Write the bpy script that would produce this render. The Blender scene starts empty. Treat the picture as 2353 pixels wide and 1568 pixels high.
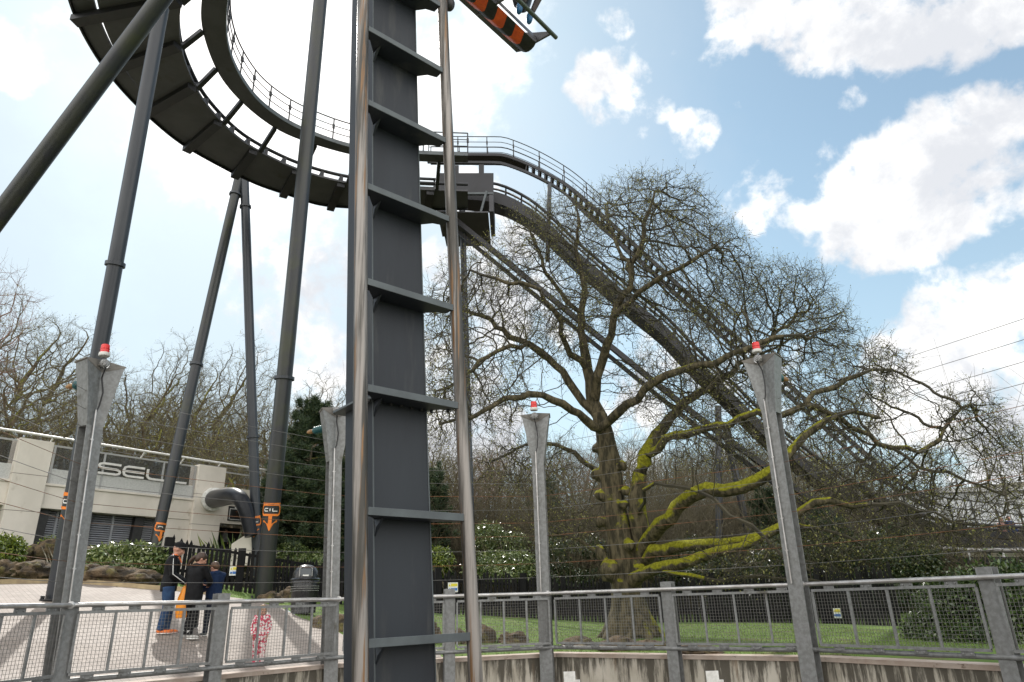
import bpy, bmesh, math, random
import numpy as np
from mathutils import Vector, Matrix, Euler
random.seed(7); NR = np.random.default_rng(11)
S = bpy.context.scene; COL = S.collection
R = math.radians
def V(*a): return Vector(a)
# ---------------------------------------------------------------- camera
FPX = 1570.0; PITCH = math.atan(.3802); ROLL = .030; CAMZ = 1.0
_r0 = V(1, 0, 0); _u0 = V(0, -math.sin(PITCH), math.cos(PITCH)); FWD = V(0, math.cos(PITCH), math.sin(PITCH))
RT = (_r0*math.cos(ROLL) - _u0*math.sin(ROLL)).normalized(); UP = (_r0*math.sin(ROLL) + _u0*math.cos(ROLL)).normalized()
cd = bpy.data.cameras.new('camera'); cam = bpy.data.objects.new('camera', cd); COL.objects.link(cam)
cd.sensor_width = 36; cd.lens = FPX/2353*36; cd.clip_end = 3000; cd.clip_start = .05
M = Matrix((( RT.x, UP.x, -FWD.x, 0), (RT.y, UP.y, -FWD.y, 0), (RT.z, UP.z, -FWD.z, CAMZ), (0, 0, 0, 1)))
cam.matrix_world = M; S.camera = cam
CP = V(0, 0, CAMZ)
def ray(px, py): return (FWD + RT*((px-1176.5)/FPX) - UP*((py-784)/FPX)).normalized()
def at(px, py, Y):                       # the point seen at a photograph pixel (2353 wide) and Y metres ahead
    d = ray(px, py); return CP + d*(Y/d.y)
def atz(px, py, z):
    d = ray(px, py); return CP + d*((z-CAMZ)/d.z)
def proj(p):
    d = Vector(p)-CP; w = d.dot(FWD); return (1176.5+FPX*d.dot(RT)/w, 784-FPX*d.dot(UP)/w)
# ---------------------------------------------------------------- light
S.view_settings.view_transform = 'Standard'; S.view_settings.look = 'None'; S.view_settings.exposure = 0.45; S.view_settings.gamma = 1
S.cycles.use_denoising = True
sdir = ray(560, 30)
SUN_EL = math.asin(sdir.z); SUN_AZ = math.atan2(sdir.x, sdir.y)
sd = bpy.data.lights.new('sun', 'SUN'); sd.energy = 3.0; sd.angle = R(0.6); sd.color = (1, .96, .9)
sun = bpy.data.objects.new('sun', sd); COL.objects.link(sun); sun.rotation_euler = (-sdir).to_track_quat('-Z', 'Y').to_euler(); sun.location = (0, 0, 60)
W = bpy.data.worlds.new('World'); S.world = W; W.use_nodes = True
class NT:
    def __init__(s, nt): s.nt = nt; s.n = nt.nodes; s.l = nt.links
    def new(s, t, **k):
        x = s.n.new(t)
        for a, b in k.items(): setattr(x, a, b)
        return x
    def link(s, a, b): s.l.new(a, b)
    def put(s, sock, v):
        if isinstance(v, bpy.types.NodeSocket): s.l.new(v, sock)
        elif v is not None: sock.default_value = v
    def math(s, op, a, b=None, c=None, clamp=False):
        x = s.new('ShaderNodeMath', operation=op, use_clamp=clamp)
        s.put(x.inputs[0], a); s.put(x.inputs[1], b)
        if c is not None: s.put(x.inputs[2], c)
        return x.outputs[0]
    def vmath(s, op, a, b=None):
        x = s.new('ShaderNodeVectorMath', operation=op); s.put(x.inputs[0], a)
        if b is not None: s.put(x.inputs[1], b)
        return x.outputs['Value'] if op in ('DOT_PRODUCT', 'LENGTH', 'DISTANCE') else x.outputs[0]
    def mix(s, f, a, b, blend='MIX'):
        x = s.new('ShaderNodeMix', data_type='RGBA', blend_type=blend); s.put(x.inputs[0], f); s.put(x.inputs[6], a); s.put(x.inputs[7], b); return x.outputs[2]
    def ss(s, v, a, b, lo=0., hi=1.):
        x = s.new('ShaderNodeMapRange', interpolation_type='SMOOTHSTEP'); s.put(x.inputs[0], v)
        for i, q in enumerate((a, b, lo, hi)): x.inputs[1+i].default_value = q
        return x.outputs[0]
    def noise(s, vec, scale, detail=6, rough=.55, dist=0.):
        x = s.new('ShaderNodeTexNoise'); s.put(x.inputs['Vector'], vec); x.inputs['Scale'].default_value = scale
        x.inputs['Detail'].default_value = detail; x.inputs['Roughness'].default_value = rough; x.inputs['Distortion'].default_value = dist
        return x.outputs[0]
def rgb(c, a=1.): return (c[0], c[1], c[2], a)
t = NT(W.node_tree); t.n.clear()
out = t.new('ShaderNodeOutputWorld'); bg = t.new('ShaderNodeBackground'); t.link(bg.outputs[0], out.inputs[0])
sky = t.new('ShaderNodeTexSky', sky_type='NISHITA'); sky.sun_disc = False; sky.sun_elevation = SUN_EL; sky.sun_rotation = SUN_AZ
sky.altitude = 100; sky.air_density = 1.0; sky.dust_density = 1.2; sky.ozone_density = 1.5
tc = t.new('ShaderNodeTexCoord'); D = t.vmath('NORMALIZE', tc.outputs['Generated'])
# clouds: placed masses (directions) broken up by noise
sx = t.new('ShaderNodeSeparateXYZ'); t.link(D, sx.inputs[0])
n1 = t.noise(D, 7.0, 9, .60, .25); n2 = t.noise(D, 22., 6, .55, .2)
fld = t.math('ADD', t.math('MULTIPLY', t.math('SUBTRACT', n1, .5), 2.7), t.math('MULTIPLY', t.math('SUBTRACT', n2, .5), 1.5))
CL = [  # px, py, radius(px), strength
 (1750, -60, 170, 1.), (1900, 20, 175, 1.), (2050, 10, 190, 1.), (2200, -10, 190, 1.), (2353, -60, 200, 1.), (2000, 470, 170, 1.), (1880, 450, 130, .9), (1750, 450, 90, .8), (2150, 410, 190, 1.), (2280, 360, 190, 1.), (2353, 350, 200, 1.), (2110, 480, 140, 1.), (1930, 530, 110, .8),
 (2220, 790, 190, 1.), (2330, 740, 190, 1.), (2080, 830, 100, .8), (1400, 215, 95, .9), (1340, 200, 50, .6), (1470, 320, 45, .6), (1590, 310, 60, .6), (1420, 45, 50, .6), (1510, 250, 40, .5), (1960, 230, 40, .6),
 (1010, 210, 110, .8), (1050, 330, 90, .6), (900, 500, 260, .7), (800, 650, 260, .6), (950, 950, 300, .9), (1150, 640, 170, .6), (40, 130, 110, .75), (2250, 950, 260, .9), (1600, 950, 300, .45), (1300, 780, 160, .5), (640, 60, 260, .9), (850, 250, 200, .8), (150, 330, 110, .5)]
CL2 = []
blob = None
for px, py, rr, st in CL:
    c = ray(px, py); w = (c.dot(FWD)); ang = rr*w/FPX*w*1.15
    dp = t.vmath('DOT_PRODUCT', D, tuple(c))
    b = t.math('MULTIPLY', t.ss(dp, math.cos(ang*1.25), math.cos(ang*.35)), st)
    blob = b if blob is None else t.math('MAXIMUM', blob, b)
cl = t.ss(t.math('ADD', fld, t.math('MULTIPLY_ADD', blob, .98, -.55)), -.16, .36)
veil = t.math('ADD', t.ss(sx.outputs[0], .42, -.30), t.math('MULTIPLY', t.math('SUBTRACT', t.noise(D, 2.6, 7, .6), .5), 1.3), clamp=True)
low = t.ss(sx.outputs[2], .62, .05)
glow = t.ss(t.math('ADD', t.vmath('DOT_PRODUCT', D, tuple(ray(700, 40))), t.math('MULTIPLY', t.math('SUBTRACT', n1, .5), .16)), math.cos(R(17.5)), math.cos(R(4)))
skyc = t.new('ShaderNodeVectorMath', operation='SCALE'); t.link(sky.outputs[0], skyc.inputs[0]); skyc.inputs[3].default_value = .13; skyc = skyc.outputs[0]
skyc = t.mix(1., skyc, rgb((.95, 1.16, 1.04)), 'MULTIPLY')
base = t.mix(t.math('MULTIPLY_ADD', veil, .58, .20), skyc, rgb((.58, .64, .72)))
base = t.mix(t.math('MULTIPLY', low, .55), base, rgb((.60, .73, .80)))
shade = t.noise(D, 5.5, 7, .62, .2)
cloudc = t.mix(t.ss(shade, .38, .60), rgb((.66, .68, .72)), rgb((1.05, 1.04, 1.02)))
skyf = t.mix(cl, base, cloudc)
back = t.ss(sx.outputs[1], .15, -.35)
skyf = t.mix(t.math('MULTIPLY', back, t.ss(n1, .40, .52, .55, 1.)), skyf, rgb((2.1, 2.06, 2.0)))  # extra bright cloud added to the unseen sky behind the camera, lighting front faces
skyf = t.mix(t.math('MULTIPLY', glow, .9), skyf, rgb((1.5, 1.46, 1.42)))
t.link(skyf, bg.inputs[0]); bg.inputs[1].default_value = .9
# ---------------------------------------------------------------- materials
MATS = {}
def mat(name, c1, c2=None, rough=.6, metal=0., scale=4., bump=0., bscale=None, stretch=(1, 1, 1), spec=.5, lo=.35, hi=.65, c3=None, s3=1., t3=(.55, .7), bdist=.01, detail=6):
    if name in MATS: return MATS[name]
    m = bpy.data.materials.new(name); m.use_nodes = True; t = NT(m.node_tree); p = t.n['Principled BSDF']
    tc = t.new('ShaderNodeTexCoord'); v = tc.outputs['Object']
    if stretch != (1, 1, 1):
        mp = t.new('ShaderNodeMapping'); mp.inputs['Scale'].default_value = stretch; t.link(v, mp.inputs[0]); v = mp.outputs[0]
    col = rgb(c1)
    if c2 is not None: col = t.mix(t.ss(t.noise(v, scale, detail, .6), lo, hi), rgb(c1), rgb(c2))
    if c3 is not None: col = t.mix(t.ss(t.noise(v, s3, 5, .6), *t3), col, rgb(c3))
    t.put(p.inputs['Base Color'], col); p.inputs['Roughness'].default_value = rough; p.inputs['Metallic'].default_value = metal
    p.inputs['Specular IOR Level'].default_value = spec
    if bump:
        b = t.new('ShaderNodeBump'); b.inputs['Strength'].default_value = bump; b.inputs['Distance'].default_value = bdist
        t.link(t.noise(v, bscale or scale*4, 5, .6), b.inputs['Height']); t.link(b.outputs[0], p.inputs['Normal'])
    MATS[name] = m; return m
# ---------------------------------------------------------------- mesh builder
class MB:
    def __init__(s): s.v = []; s.f = []; s.m = []
    def add(s, vs, fs, m=0):
        o = len(s.v); s.v.extend([Vector(p) for p in vs]); s.f.extend([tuple(i+o for i in f) for f in fs]); s.m.extend([m]*len(fs)); return s
    def hexa(s, a, b, m=0):              # a: four bottom points, b: four top points (same order, ccw from above)
        return s.add(list(a)+list(b), [(3, 2, 1, 0), (4, 5, 6, 7), (0, 1, 5, 4), (1, 2, 6, 5), (2, 3, 7, 6), (3, 0, 4, 7)], m)
    def box(s, c, sz, ax=None, m=0):     # centre, size, optional axes (3 vectors)
        c = Vector(c); X, Y, Z = ax or (V(1, 0, 0), V(0, 1, 0), V(0, 0, 1)); a, b, d = sz[0]/2, sz[1]/2, sz[2]/2
        q = lambda i, j, k: c+X*(a*i)+Y*(b*j)+Z*(d*k)
        return s.hexa([q(-1, -1, -1), q(1, -1, -1), q(1, 1, -1), q(-1, 1, -1)], [q(-1, -1, 1), q(1, -1, 1), q(1, 1, 1), q(-1, 1, 1)], m)
    def bar(s, p, q, w, h=None, up=V(0, 0, 1), m=0):   # rectangular bar from p to q
        p = Vector(p); q = Vector(q); d = (q-p); L = d.length; d = d/L; sd = d.cross(up)
        if sd.length < 1e-4: sd = d.cross(V(0, 1, 0))
        sd.normalize(); u = sd.cross(d).normalized()
        return s.box((p+q)/2, (w, L, h or w), (sd, d, u), m)
    def tube(s, pts, rad, n=10, cap=True, m=0, closed=False):
        pts = [Vector(p) for p in pts]; k = len(pts); rr = rad if isinstance(rad, (list, tuple)) else [rad]*k
        o = len(s.v); pu = None
        for i, p in enumerate(pts):
            a = pts[max(i-1, 0)]; b = pts[min(i+1, k-1)]; d = (b-a).normalized()
            if pu is None:
                pu = d.cross(V(0, 0, 1)) if abs(d.z) < .9 else d.cross(V(0, 1, 0))
            u = (pu - d*pu.dot(d)).normalized(); w = d.cross(u); pu = u
            for j in range(n):
                t = 2*math.pi*j/n; s.v.append(p+u*(rr[i]*math.cos(t))+w*(rr[i]*math.sin(t)))
        for i in range(k-1):
            for j in range(n):
                j2 = (j+1) % n; s.f.append((o+i*n+j, o+i*n+j2, o+(i+1)*n+j2, o+(i+1)*n+j)); s.m.append(m)
        if cap:
            s.f.append(tuple(o+j for j in reversed(range(n)))); s.m.append(m)
            s.f.append(tuple(o+(k-1)*n+j for j in range(n))); s.m.append(m)
        return s
    def lathe(s, base, prof, n=20, axis=V(0, 0, 1), m=0):   # prof: (radius, height) pairs
        axis = Vector(axis).normalized(); u = axis.cross(V(0, 1, 0))
        if u.length < .1: u = axis.cross(V(1, 0, 0))
        u.normalize(); w = axis.cross(u); o = len(s.v); base = Vector(base)
        for r, h in prof:
            for j in range(n):
                t = 2*math.pi*j/n; s.v.append(base+axis*h+u*(r*math.cos(t))+w*(r*math.sin(t)))
        for i in range(len(prof)-1):
            for j in range(n):
                j2 = (j+1) % n; s.f.append((o+i*n+j, o+i*n+j2, o+(i+1)*n+j2, o+(i+1)*n+j)); s.m.append(m)
        s.f.append(tuple(o+j for j in reversed(range(n)))); s.m.append(m); e = o+(len(prof)-1)*n
        s.f.append(tuple(e+j for j in range(n))); s.m.append(m); return s
    def ell(s, c, r, ax=None, nu=14, nv=9, m=0, fn=None):
        c = Vector(c); X, Y, Z = ax or (V(1, 0, 0), V(0, 1, 0), V(0, 0, 1)); o = len(s.v)
        for i in range(nv+1):
            a = math.pi*i/nv
            for j in range(nu):
                b = 2*math.pi*j/nu; q = V(math.sin(a)*math.cos(b), math.sin(a)*math.sin(b), math.cos(a))
                if fn: q = fn(q)
                s.v.append(c+X*(q.x*r[0])+Y*(q.y*r[1])+Z*(q.z*r[2]))
        for i in range(nv):
            for j in range(nu):
                j2 = (j+1) % nu; s.f.append((o+i*nu+j, o+(i+1)*nu+j, o+(i+1)*nu+j2, o+i*nu+j2)); s.m.append(m)
        return s
    def prism(s, poly, n, m=0):          # polygon (3-D points) pushed along vector n
        k = len(poly); n = Vector(n); a = [Vector(p) for p in poly]; b = [p+n for p in a]
        fs = [tuple(reversed(range(k))), tuple(range(k, 2*k))]+[(i, (i+1) % k, k+(i+1) % k, k+i) for i in range(k)]
        return s.add(a+b, fs, m)
    def strip(s, A, B, C, Dd, m=0):      # box-section swept through four matching polylines (corner order)
        o = len(s.v); k = len(A)
        for i in range(k): s.v.extend([Vector(A[i]), Vector(B[i]), Vector(C[i]), Vector(Dd[i])])
        for i in range(k-1):
            for j in range(4):
                j2 = (j+1) % 4; s.f.append((o+4*i+j, o+4*i+j2, o+4*i+4+j2, o+4*i+4+j)); s.m.append(m)
        s.f.append((o+3, o+2, o+1, o)); s.m.append(m); e = o+4*(k-1); s.f.append((e, e+1, e+2, e+3)); s.m.append(m); return s
    def build(s, name, mats, parent=None, smooth=False, bevel=0., origin=None):
        if not isinstance(mats, (list, tuple)): mats = [mats]
        o0 = Vector(parent['o0']) if parent is not None and 'o0' in parent else (Vector(origin) if origin is not None else V(0, 0, 0))
        me = bpy.data.meshes.new(name); me.from_pydata([tuple(p-o0) for p in s.v], [], s.f)
        for mm in mats: me.materials.append(mm)
        me.polygons.foreach_set('material_index', s.m)
        if smooth: me.polygons.foreach_set('use_smooth', [True]*len(s.f))
        bm = bmesh.new(); bm.from_mesh(me); bmesh.ops.recalc_face_normals(bm, faces=bm.faces)
        if bevel: bmesh.ops.bevel(bm, geom=[e for e in bm.edges if len(e.link_faces) == 2 and e.calc_face_angle(0) > .5], offset=bevel, segments=2, affect='EDGES', profile=.6)
        bm.to_mesh(me); bm.free(); me.update()
        if smooth and hasattr(me, 'set_sharp_from_angle'): me.set_sharp_from_angle(angle=R(40))
        ob = bpy.data.objects.new(name, me); COL.objects.link(ob)
        if parent is not None: ob.parent = parent; ob['o0'] = tuple(o0)
        else: ob.location = o0; ob['o0'] = tuple(o0)
        return ob
def thing(name, label, cat, loc=(0, 0, 0), group=None):
    o = bpy.data.objects.new(name, None); COL.objects.link(o); o.location = loc; o['o0'] = tuple(loc); o.empty_display_size = .2
    return tag(o, label, cat, group)
def tag(o, label=None, cat=None, group=None, kind=None):
    for k, v in (('label', label), ('category', cat), ('group', group), ('kind', kind)):
        if v: o[k] = v
    return o
def remesh(ob, vox, smooth=4, fac=.5):   # one continuous skin out of overlapping pieces
    md = ob.modifiers.new('r', 'REMESH'); md.mode = 'VOXEL'; md.voxel_size = vox; md.use_smooth_shade = True
    sm = ob.modifiers.new('s', 'SMOOTH'); sm.iterations = smooth; sm.factor = fac
    dg = bpy.context.evaluated_depsgraph_get(); dg.update()
    me = bpy.data.meshes.new_from_object(ob.evaluated_get(dg)); ob.modifiers.clear(); old = ob.data; mm = [x for x in old.materials]
    ob.data = me; me.materials.clear()
    for x in mm: me.materials.append(x)
    me.polygons.foreach_set('use_smooth', [True]*len(me.polygons)); return ob
def stdmesh(name, verts, faces, mats, midx=None, smooth=False):
    """numpy verts (N,3), faces (M,k)"""
    me = bpy.data.meshes.new(name); nv = len(verts)
    if not isinstance(faces, list): faces = [faces]
    loops = np.concatenate([f.reshape(-1) for f in faces]); sz = np.concatenate([np.full(len(f), f.shape[1]) for f in faces])
    me.vertices.add(nv); me.vertices.foreach_set('co', np.asarray(verts, dtype=np.float32).reshape(-1))
    me.loops.add(len(loops)); me.loops.foreach_set('vertex_index', loops.astype(np.int32))
    me.polygons.add(len(sz)); st = np.concatenate([[0], np.cumsum(sz)[:-1]]); me.polygons.foreach_set('loop_start', st.astype(np.int32))
    for x in mats: me.materials.append(x)
    if midx is not None: me.polygons.foreach_set('material_index', np.asarray(midx, dtype=np.int32))
    if smooth: me.polygons.foreach_set('use_smooth', np.ones(len(sz), dtype=bool))
    me.update(calc_edges=True); return me
# ================================================================ the pit rim and the ground round it
RIM = [(-10.2, -4.), (-9.2, 2.), (-7.72, 6.4), (-6.53, 10.5), (-3.40, 13.7), (.66, 14.7), (4.80, 12.1), (8.0, 7.75), (9.8, 4.2), (10.2, -.5)]
OC = V(.4, 5.5, 0)
def rimr(az):                            # distance from OC to the rim in direction az
    d = V(math.sin(az), math.cos(az), 0); best = 60.
    n = len(RIM)
    for i in range(n):
        a = V(*RIM[i], 0)-OC; b = V(*RIM[(i+1) % n], 0)-OC; e = b-a; den = d.x*e.y-d.y*e.x
        if abs(den) < 1e-9: continue
        t = (a.x*e.y-a.y*e.x)/den; u = (a.x*d.y-a.y*d.x)/den
        if t > 0 and -1e-6 <= u <= 1.000001: best = min(best, t)
    return best
def sm(x, a, b): t = min(1, max(0, (x-a)/(b-a))); return t*t*(3-2*t)
PZ = [(0, 0), (.45, 0), (3., .46), (6.5, 1.05), (12., 1.85), (16, 2.2), (20, 2.45), (30, 2.9), (45, 5.4), (80, 11.), (400, 30.)]
LZ = [(0, 0), (.45, .02), (6, .06), (14, .1), (22, .5), (30, 1.2), (45, 4.6), (60, 8.), (80, 11.5), (400, 20.)]
def lerp(T, x):
    if x <= T[0][0]: return T[0][1]
    for (a, p), (b, q) in zip(T, T[1:]):
        if x <= b: return p+(q-p)*(x-a)/(b-a)
    return T[-1][1]
def gz(x, y):
    dx, dy = x-OC.x, y-OC.y; az = math.atan2(dx, dy); d = math.hypot(dx, dy)-rimr(az)
    if d < 0: return 0.
    w = lerp([(R(-34), 1), (R(-29), .87), (R(-25), .74), (R(-21), .60), (R(-18), .50), (R(-8.4), .27), (0, .12), (R(8), 0)], az); w *= sm(az, R(-150), R(-110))
    far = 1-.8*sm(az, R(38), R(60))
    return lerp(PZ, d)*w + lerp(LZ, d)*(1-w)*(1 if d < 16 else 1)*(far if d > 14 else 1)
def G(px, py, lift=0.):                  # the ground point under a pixel
    d = ray(px, py); t = 6.
    while t < 140:
        p = CP+d*t
        if math.hypot(p.x-OC.x, p.y-OC.y) > rimr(math.atan2(p.x-OC.x, p.y-OC.y)) and p.z < gz(p.x, p.y)+lift: return V(p.x, p.y, gz(p.x, p.y)+lift)
        t += .03
    return CP+d*140
def GB(px, py, Y): p = at(px, py, Y); return V(p.x, p.y, gz(p.x, p.y))   # ground under the point seen there at that distance
def gp(x, y): return V(x, y, gz(x, y))
M_grass = mat('grass', (.085, .15, .022), (.14, .22, .035), .95, scale=1.1, c3=(.10, .080, .04), s3=1.1, t3=(.52, .68), bump=.6, bscale=60, bdist=.03)
_t = NT(M_grass.node_tree); _p = _t.n['Principled BSDF']; _c = _p.inputs['Base Color'].links[0].from_socket; _tc = _t.new('ShaderNodeTexCoord'); _v = _tc.outputs['Object']
_dst = _t.math('ADD', _t.vmath('DISTANCE', _v, (0, 4, 0)), _t.math('MULTIPLY', _t.noise(_v, .5, 5, .6), 3.))   # leaf litter under the wood, beyond the fence
_t.link(_t.mix(_t.ss(_dst, 28, 30.5), _c, _t.mix(_t.ss(_t.noise(_v, 3., 7, .7), .35, .65), rgb((.085, .07, .038)), rgb((.045, .045, .02)))), _p.inputs['Base Color'])
def mat_paving():
    m = bpy.data.materials.new('block_paving'); m.use_nodes = True; t = NT(m.node_tree); p = t.n['Principled BSDF']
    tc = t.new('ShaderNodeTexCoord'); mp = t.new('ShaderNodeMapping'); mp.inputs['Rotation'].default_value = (0, 0, R(48)); t.link(tc.outputs['Object'], mp.inputs[0])
    br = t.new('ShaderNodeTexBrick'); t.link(mp.outputs[0], br.inputs[0]); br.inputs['Scale'].default_value = 1.
    br.inputs['Brick Width'].default_value = .22; br.inputs['Row Height'].default_value = .11; br.inputs['Mortar Size'].default_value = .006; br.inputs['Mortar Smooth'].default_value = .2
    br.inputs['Color1'].default_value = rgb((.25, .212, .185)); br.inputs['Color2'].default_value = rgb((.31, .265, .232)); br.inputs['Mortar'].default_value = rgb((.20, .17, .14))
    c = t.mix(t.ss(t.noise(tc.outputs['Object'], .5, 6, .6), .35, .7), br.outputs[0], rgb((.78, .75, .72)), 'MULTIPLY')
    c = t.mix(t.ss(t.noise(tc.outputs['Object'], 6, 4, .6), .62, .75, 0, .5), c, rgb((.22, .18, .15)))
    t.link(c, p.inputs['Base Color']); p.inputs['Roughness'].default_value = .75
    b = t.new('ShaderNodeBump'); b.inputs['Strength'].default_value = .5; b.inputs['Distance'].default_value = .01; b.invert = True
    t.link(br.outputs['Fac'], b.inputs['Height']); t.link(b.outputs[0], p.inputs['Normal']); return m
M_pave = mat_paving()
def sheet(name, azs, dsf, lift, m, kind='structure'):
    vs = []; nd = None
    for az in azs:
        ds = dsf(az); nd = len(ds); rr = rimr(az); dv = V(math.sin(az), math.cos(az), 0)
        for d in ds:
            q = OC+dv*(rr+d); vs.append(V(q.x, q.y, gz(q.x+dv.x*1e-4, q.y+dv.y*1e-4)+lift))
    fs = []
    for i in range(len(azs)-1):
        for j in range(nd-1): fs.append((i*nd+j, (i+1)*nd+j, (i+1)*nd+j+1, i*nd+j+1))
    mb = MB(); mb.add(vs, fs); o = mb.build(name, m, smooth=True); return tag(o, kind=kind)
CO = .42   # coping depth
alln = [R(a) for a in np.arange(-180, 181, 2.)]
# far edge of the paving: pixel line turned into azimuth -> distance
edge = []
for px, py in [(-160, 1345), (0, 1343), (90, 1342), (170, 1341), (260, 1348), (360, 1357), (480, 1368), (575, 1379), (610, 1388), (660, 1400), (700, 1428), (735, 1432), (765, 1440), (790, 1462), (850, 1480), (1000, 1490)]:
    p = G(px, py); dx, dy = p.x-OC.x, p.y-OC.y; az = math.atan2(dx, dy); edge.append((az, math.hypot(dx, dy)-rimr(az)))
edge.sort()
ed = [(R(-181), 8.), (R(-100), 9.)]+[e for e in edge if e[1] > .5]
pav_az = list(np.arange(R(-125), ed[-1][0], R(1.0)))+[ed[-1][0]]
def pend(az): return max(.6, lerp(ed, az))
GD = [0, .5, 1, 2, 3, 4.5, 6.5, 8.5, 11, 13, 15, 18, 22, 26, 30, 36, 45, 60, 80, 120, 200, 400]
def gds(az):
    s0 = pend(az)+.05 if ed[0][0] < az < ed[-1][0] else CO-.02
    return [s0+k*(1-min(1, s0/40))*.5 if k < 1 else s0+k for k in GD]
alln = sorted([R(a) for a in np.arange(-180, 181, 2.)]+[R(a) for a in np.arange(-90, 30, .5) if a % 2])
sheet('ground', alln, gds, -.012, M_grass)
sheet('paving', pav_az, lambda az: [CO-.02+(pend(az)-CO+.02)*k/16 for k in range(17)], .006, M_pave)
# timber edging between paving and grass
M_kerb = mat('kerb_stone', (.42, .33, .19), (.30, .23, .14), .85, scale=3, stretch=(1, 1, 1))
kb = MB(); A = []; B = []; C = []; Dd = []
for az in pav_az:
    if az < R(-75) or az > R(-30): continue
    rr = rimr(az)+pend(az); dv = V(math.sin(az), math.cos(az), 0); p = OC+dv*rr; q = OC+dv*(rr+.14); z = gz(p.x, p.y)
    A.append(V(p.x, p.y, z-.1)); B.append(V(q.x, q.y, z-.1)); C.append(V(q.x, q.y, z+.13)); Dd.append(V(p.x, p.y, z+.13))
kb.strip(A, B, C, Dd); tag(kb.build('kerb', M_kerb), kind='structure')
# pit floor and the walk the camera stands on
M_conc_floor = mat('pit_floor_concrete', (.16, .15, .135), (.10, .095, .085), .9, scale=1.5)
fl = MB(); fl.add([V(x, y, -3.2) for x, y in RIM], [tuple(range(len(RIM)))]); tag(fl.build('pit_floor', M_conc_floor), kind='structure')
wk = MB(); wk.box((0, -.6, -1.9), (4.4, 3.6, 2.5)); tag(wk.build('path', M_conc_floor), kind='structure')
def mat_wall():
    m = bpy.data.materials.new('stained_concrete'); m.use_nodes = True; t = NT(m.node_tree); p = t.n['Principled BSDF']
    tc = t.new('ShaderNodeTexCoord'); v = tc.outputs['Object']; mp = t.new('ShaderNodeMapping'); mp.inputs['Scale'].default_value = (1, 1, .10); t.link(v, mp.inputs[0])
    sx = t.new('ShaderNodeSeparateXYZ'); t.link(v, sx.inputs[0])
    base = t.mix(t.ss(t.noise(v, 1.3, 6, .6), .35, .65), rgb((.50, .46, .39)), rgb((.37, .335, .27)))
    runs = t.math('ADD', t.noise(mp.outputs[0], 7., 8, .7), t.math('MULTIPLY', t.ss(sx.outputs[2], -1.0, 0.), .18))
    c = t.mix(t.ss(runs, .56, .70, 0, .88), base, rgb((.045, .038, .026)))
    c = t.mix(t.ss(t.noise(mp.outputs[0], 3.1, 6, .6), .60, .70, 0, .6), c, rgb((.20, .12, .06)))
    t.link(c, p.inputs['Base Color']); p.inputs['Roughness'].default_value = .88
    b = t.new('ShaderNodeBump'); b.inputs['Strength'].default_value = .35; b.inputs['Distance'].default_value = .01; t.link(t.noise(v, 25, 5, .6), b.inputs['Height']); t.link(b.outputs[0], p.inputs['Normal']); return m
M_wall = mat_wall()
M_cope = mat('coping', (.50, .42, .36), (.40, .31, .25), .8, scale=2.2, bump=.3, bscale=30, c3=(.14, .09, .06), s3=5, t3=(.6, .72))
# the retaining wall of the pit, with its coping, one thing
def offs(d):                             # rim polygon pushed outward by d
    out = []; n = len(RIM)
    for i in range(n):
        a, b, c = V(*RIM[i-1], 0), V(*RIM[i], 0), V(*RIM[(i+1) % n], 0)
        n1 = V(-(b-a).y, (b-a).x, 0).normalized(); n2 = V(-(c-b).y, (c-b).x, 0).normalized(); m = (n1+n2).normalized()
        out.append(b+m*(d/max(.4, m.dot(n1))))
    return out
wt = thing('retaining_wall', 'stained grey concrete retaining wall with pale coping round the sunken pit', 'wall', (0, 0, 0))
o1, o2 = offs(.14), offs(.14+.30)
ins = lambda P, z: [V(p.x, p.y, z) for p in P]
cl = lambda L: L+[L[0]]
w = MB(); w.strip(cl(ins(o1, -3.2)), cl(ins(o2, -3.2)), cl(ins(o2, -.062)), cl(ins(o1, -.062))); w.build('wall_face', M_wall, wt)
c1, c2 = offs(.115), offs(CO+.06)
w = MB(); w.strip(cl(ins(c1, -.06)), cl(ins(c2, -.06)), cl(ins(c2, .012)), cl(ins(c1, .012))); w.build('coping', M_cope, wt, bevel=.006)
# ================================================================ galvanised posts, railings, wires
M_galv = mat('galvanised_steel', (.225, .228, .225), (.165, .166, .160), .5, .3, scale=16, bump=.15, bscale=14, c3=(.10, .095, .08), s3=2.6, t3=(.6, .75))
M_galvd = mat('weathered_cap', (.17, .155, .135), (.12, .11, .095), .75, .1, scale=6)
M_rail = mat('handrail_steel', (.50, .49, .48), (.36, .34, .32), .33, .6, scale=5)
M_wire = mat('wire_grey', (.17, .165, .155), rough=.55, metal=.5)
M_rust = mat('wire_rusty', (.22, .085, .03), (.12, .08, .05), .8, scale=3)
M_red = mat('beacon_red', (.62, .012, .008), rough=.18, spec=.6); M_white = mat('white_plastic', (.72, .71, .68), (.55, .54, .5), .5, scale=8)
M_black = mat('black_rubber', (.018, .018, .018), rough=.6); M_teal = mat('teal_plastic', (.008, .085, .09), (.008, .05, .055), .4, scale=6); M_horn = mat('brown_horn', (.30, .17, .06), (.2, .1, .04), .5, scale=5)
M_lens = bpy.data.materials.new('clear_lens'); M_lens.use_nodes = True; _p = M_lens.node_tree.nodes['Principled BSDF']; _p.inputs['Transmission Weight'].default_value = .8; _p.inputs['Roughness'].default_value = .08; _p.inputs['Base Color'].default_value = (.7, .7, .7, 1)
RP = [V(*p, 0) for p in RIM]
RZ, BZ = 1.12, .16
def outward(i):
    a, b, c = RP[i-1], RP[i], RP[(i+1) % len(RP)]
    n1 = V(-(b-a).y, (b-a).x, 0).normalized(); n2 = V(-(c-b).y, (c-b).x, 0).normalized(); return (n1+n2).normalized()
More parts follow.
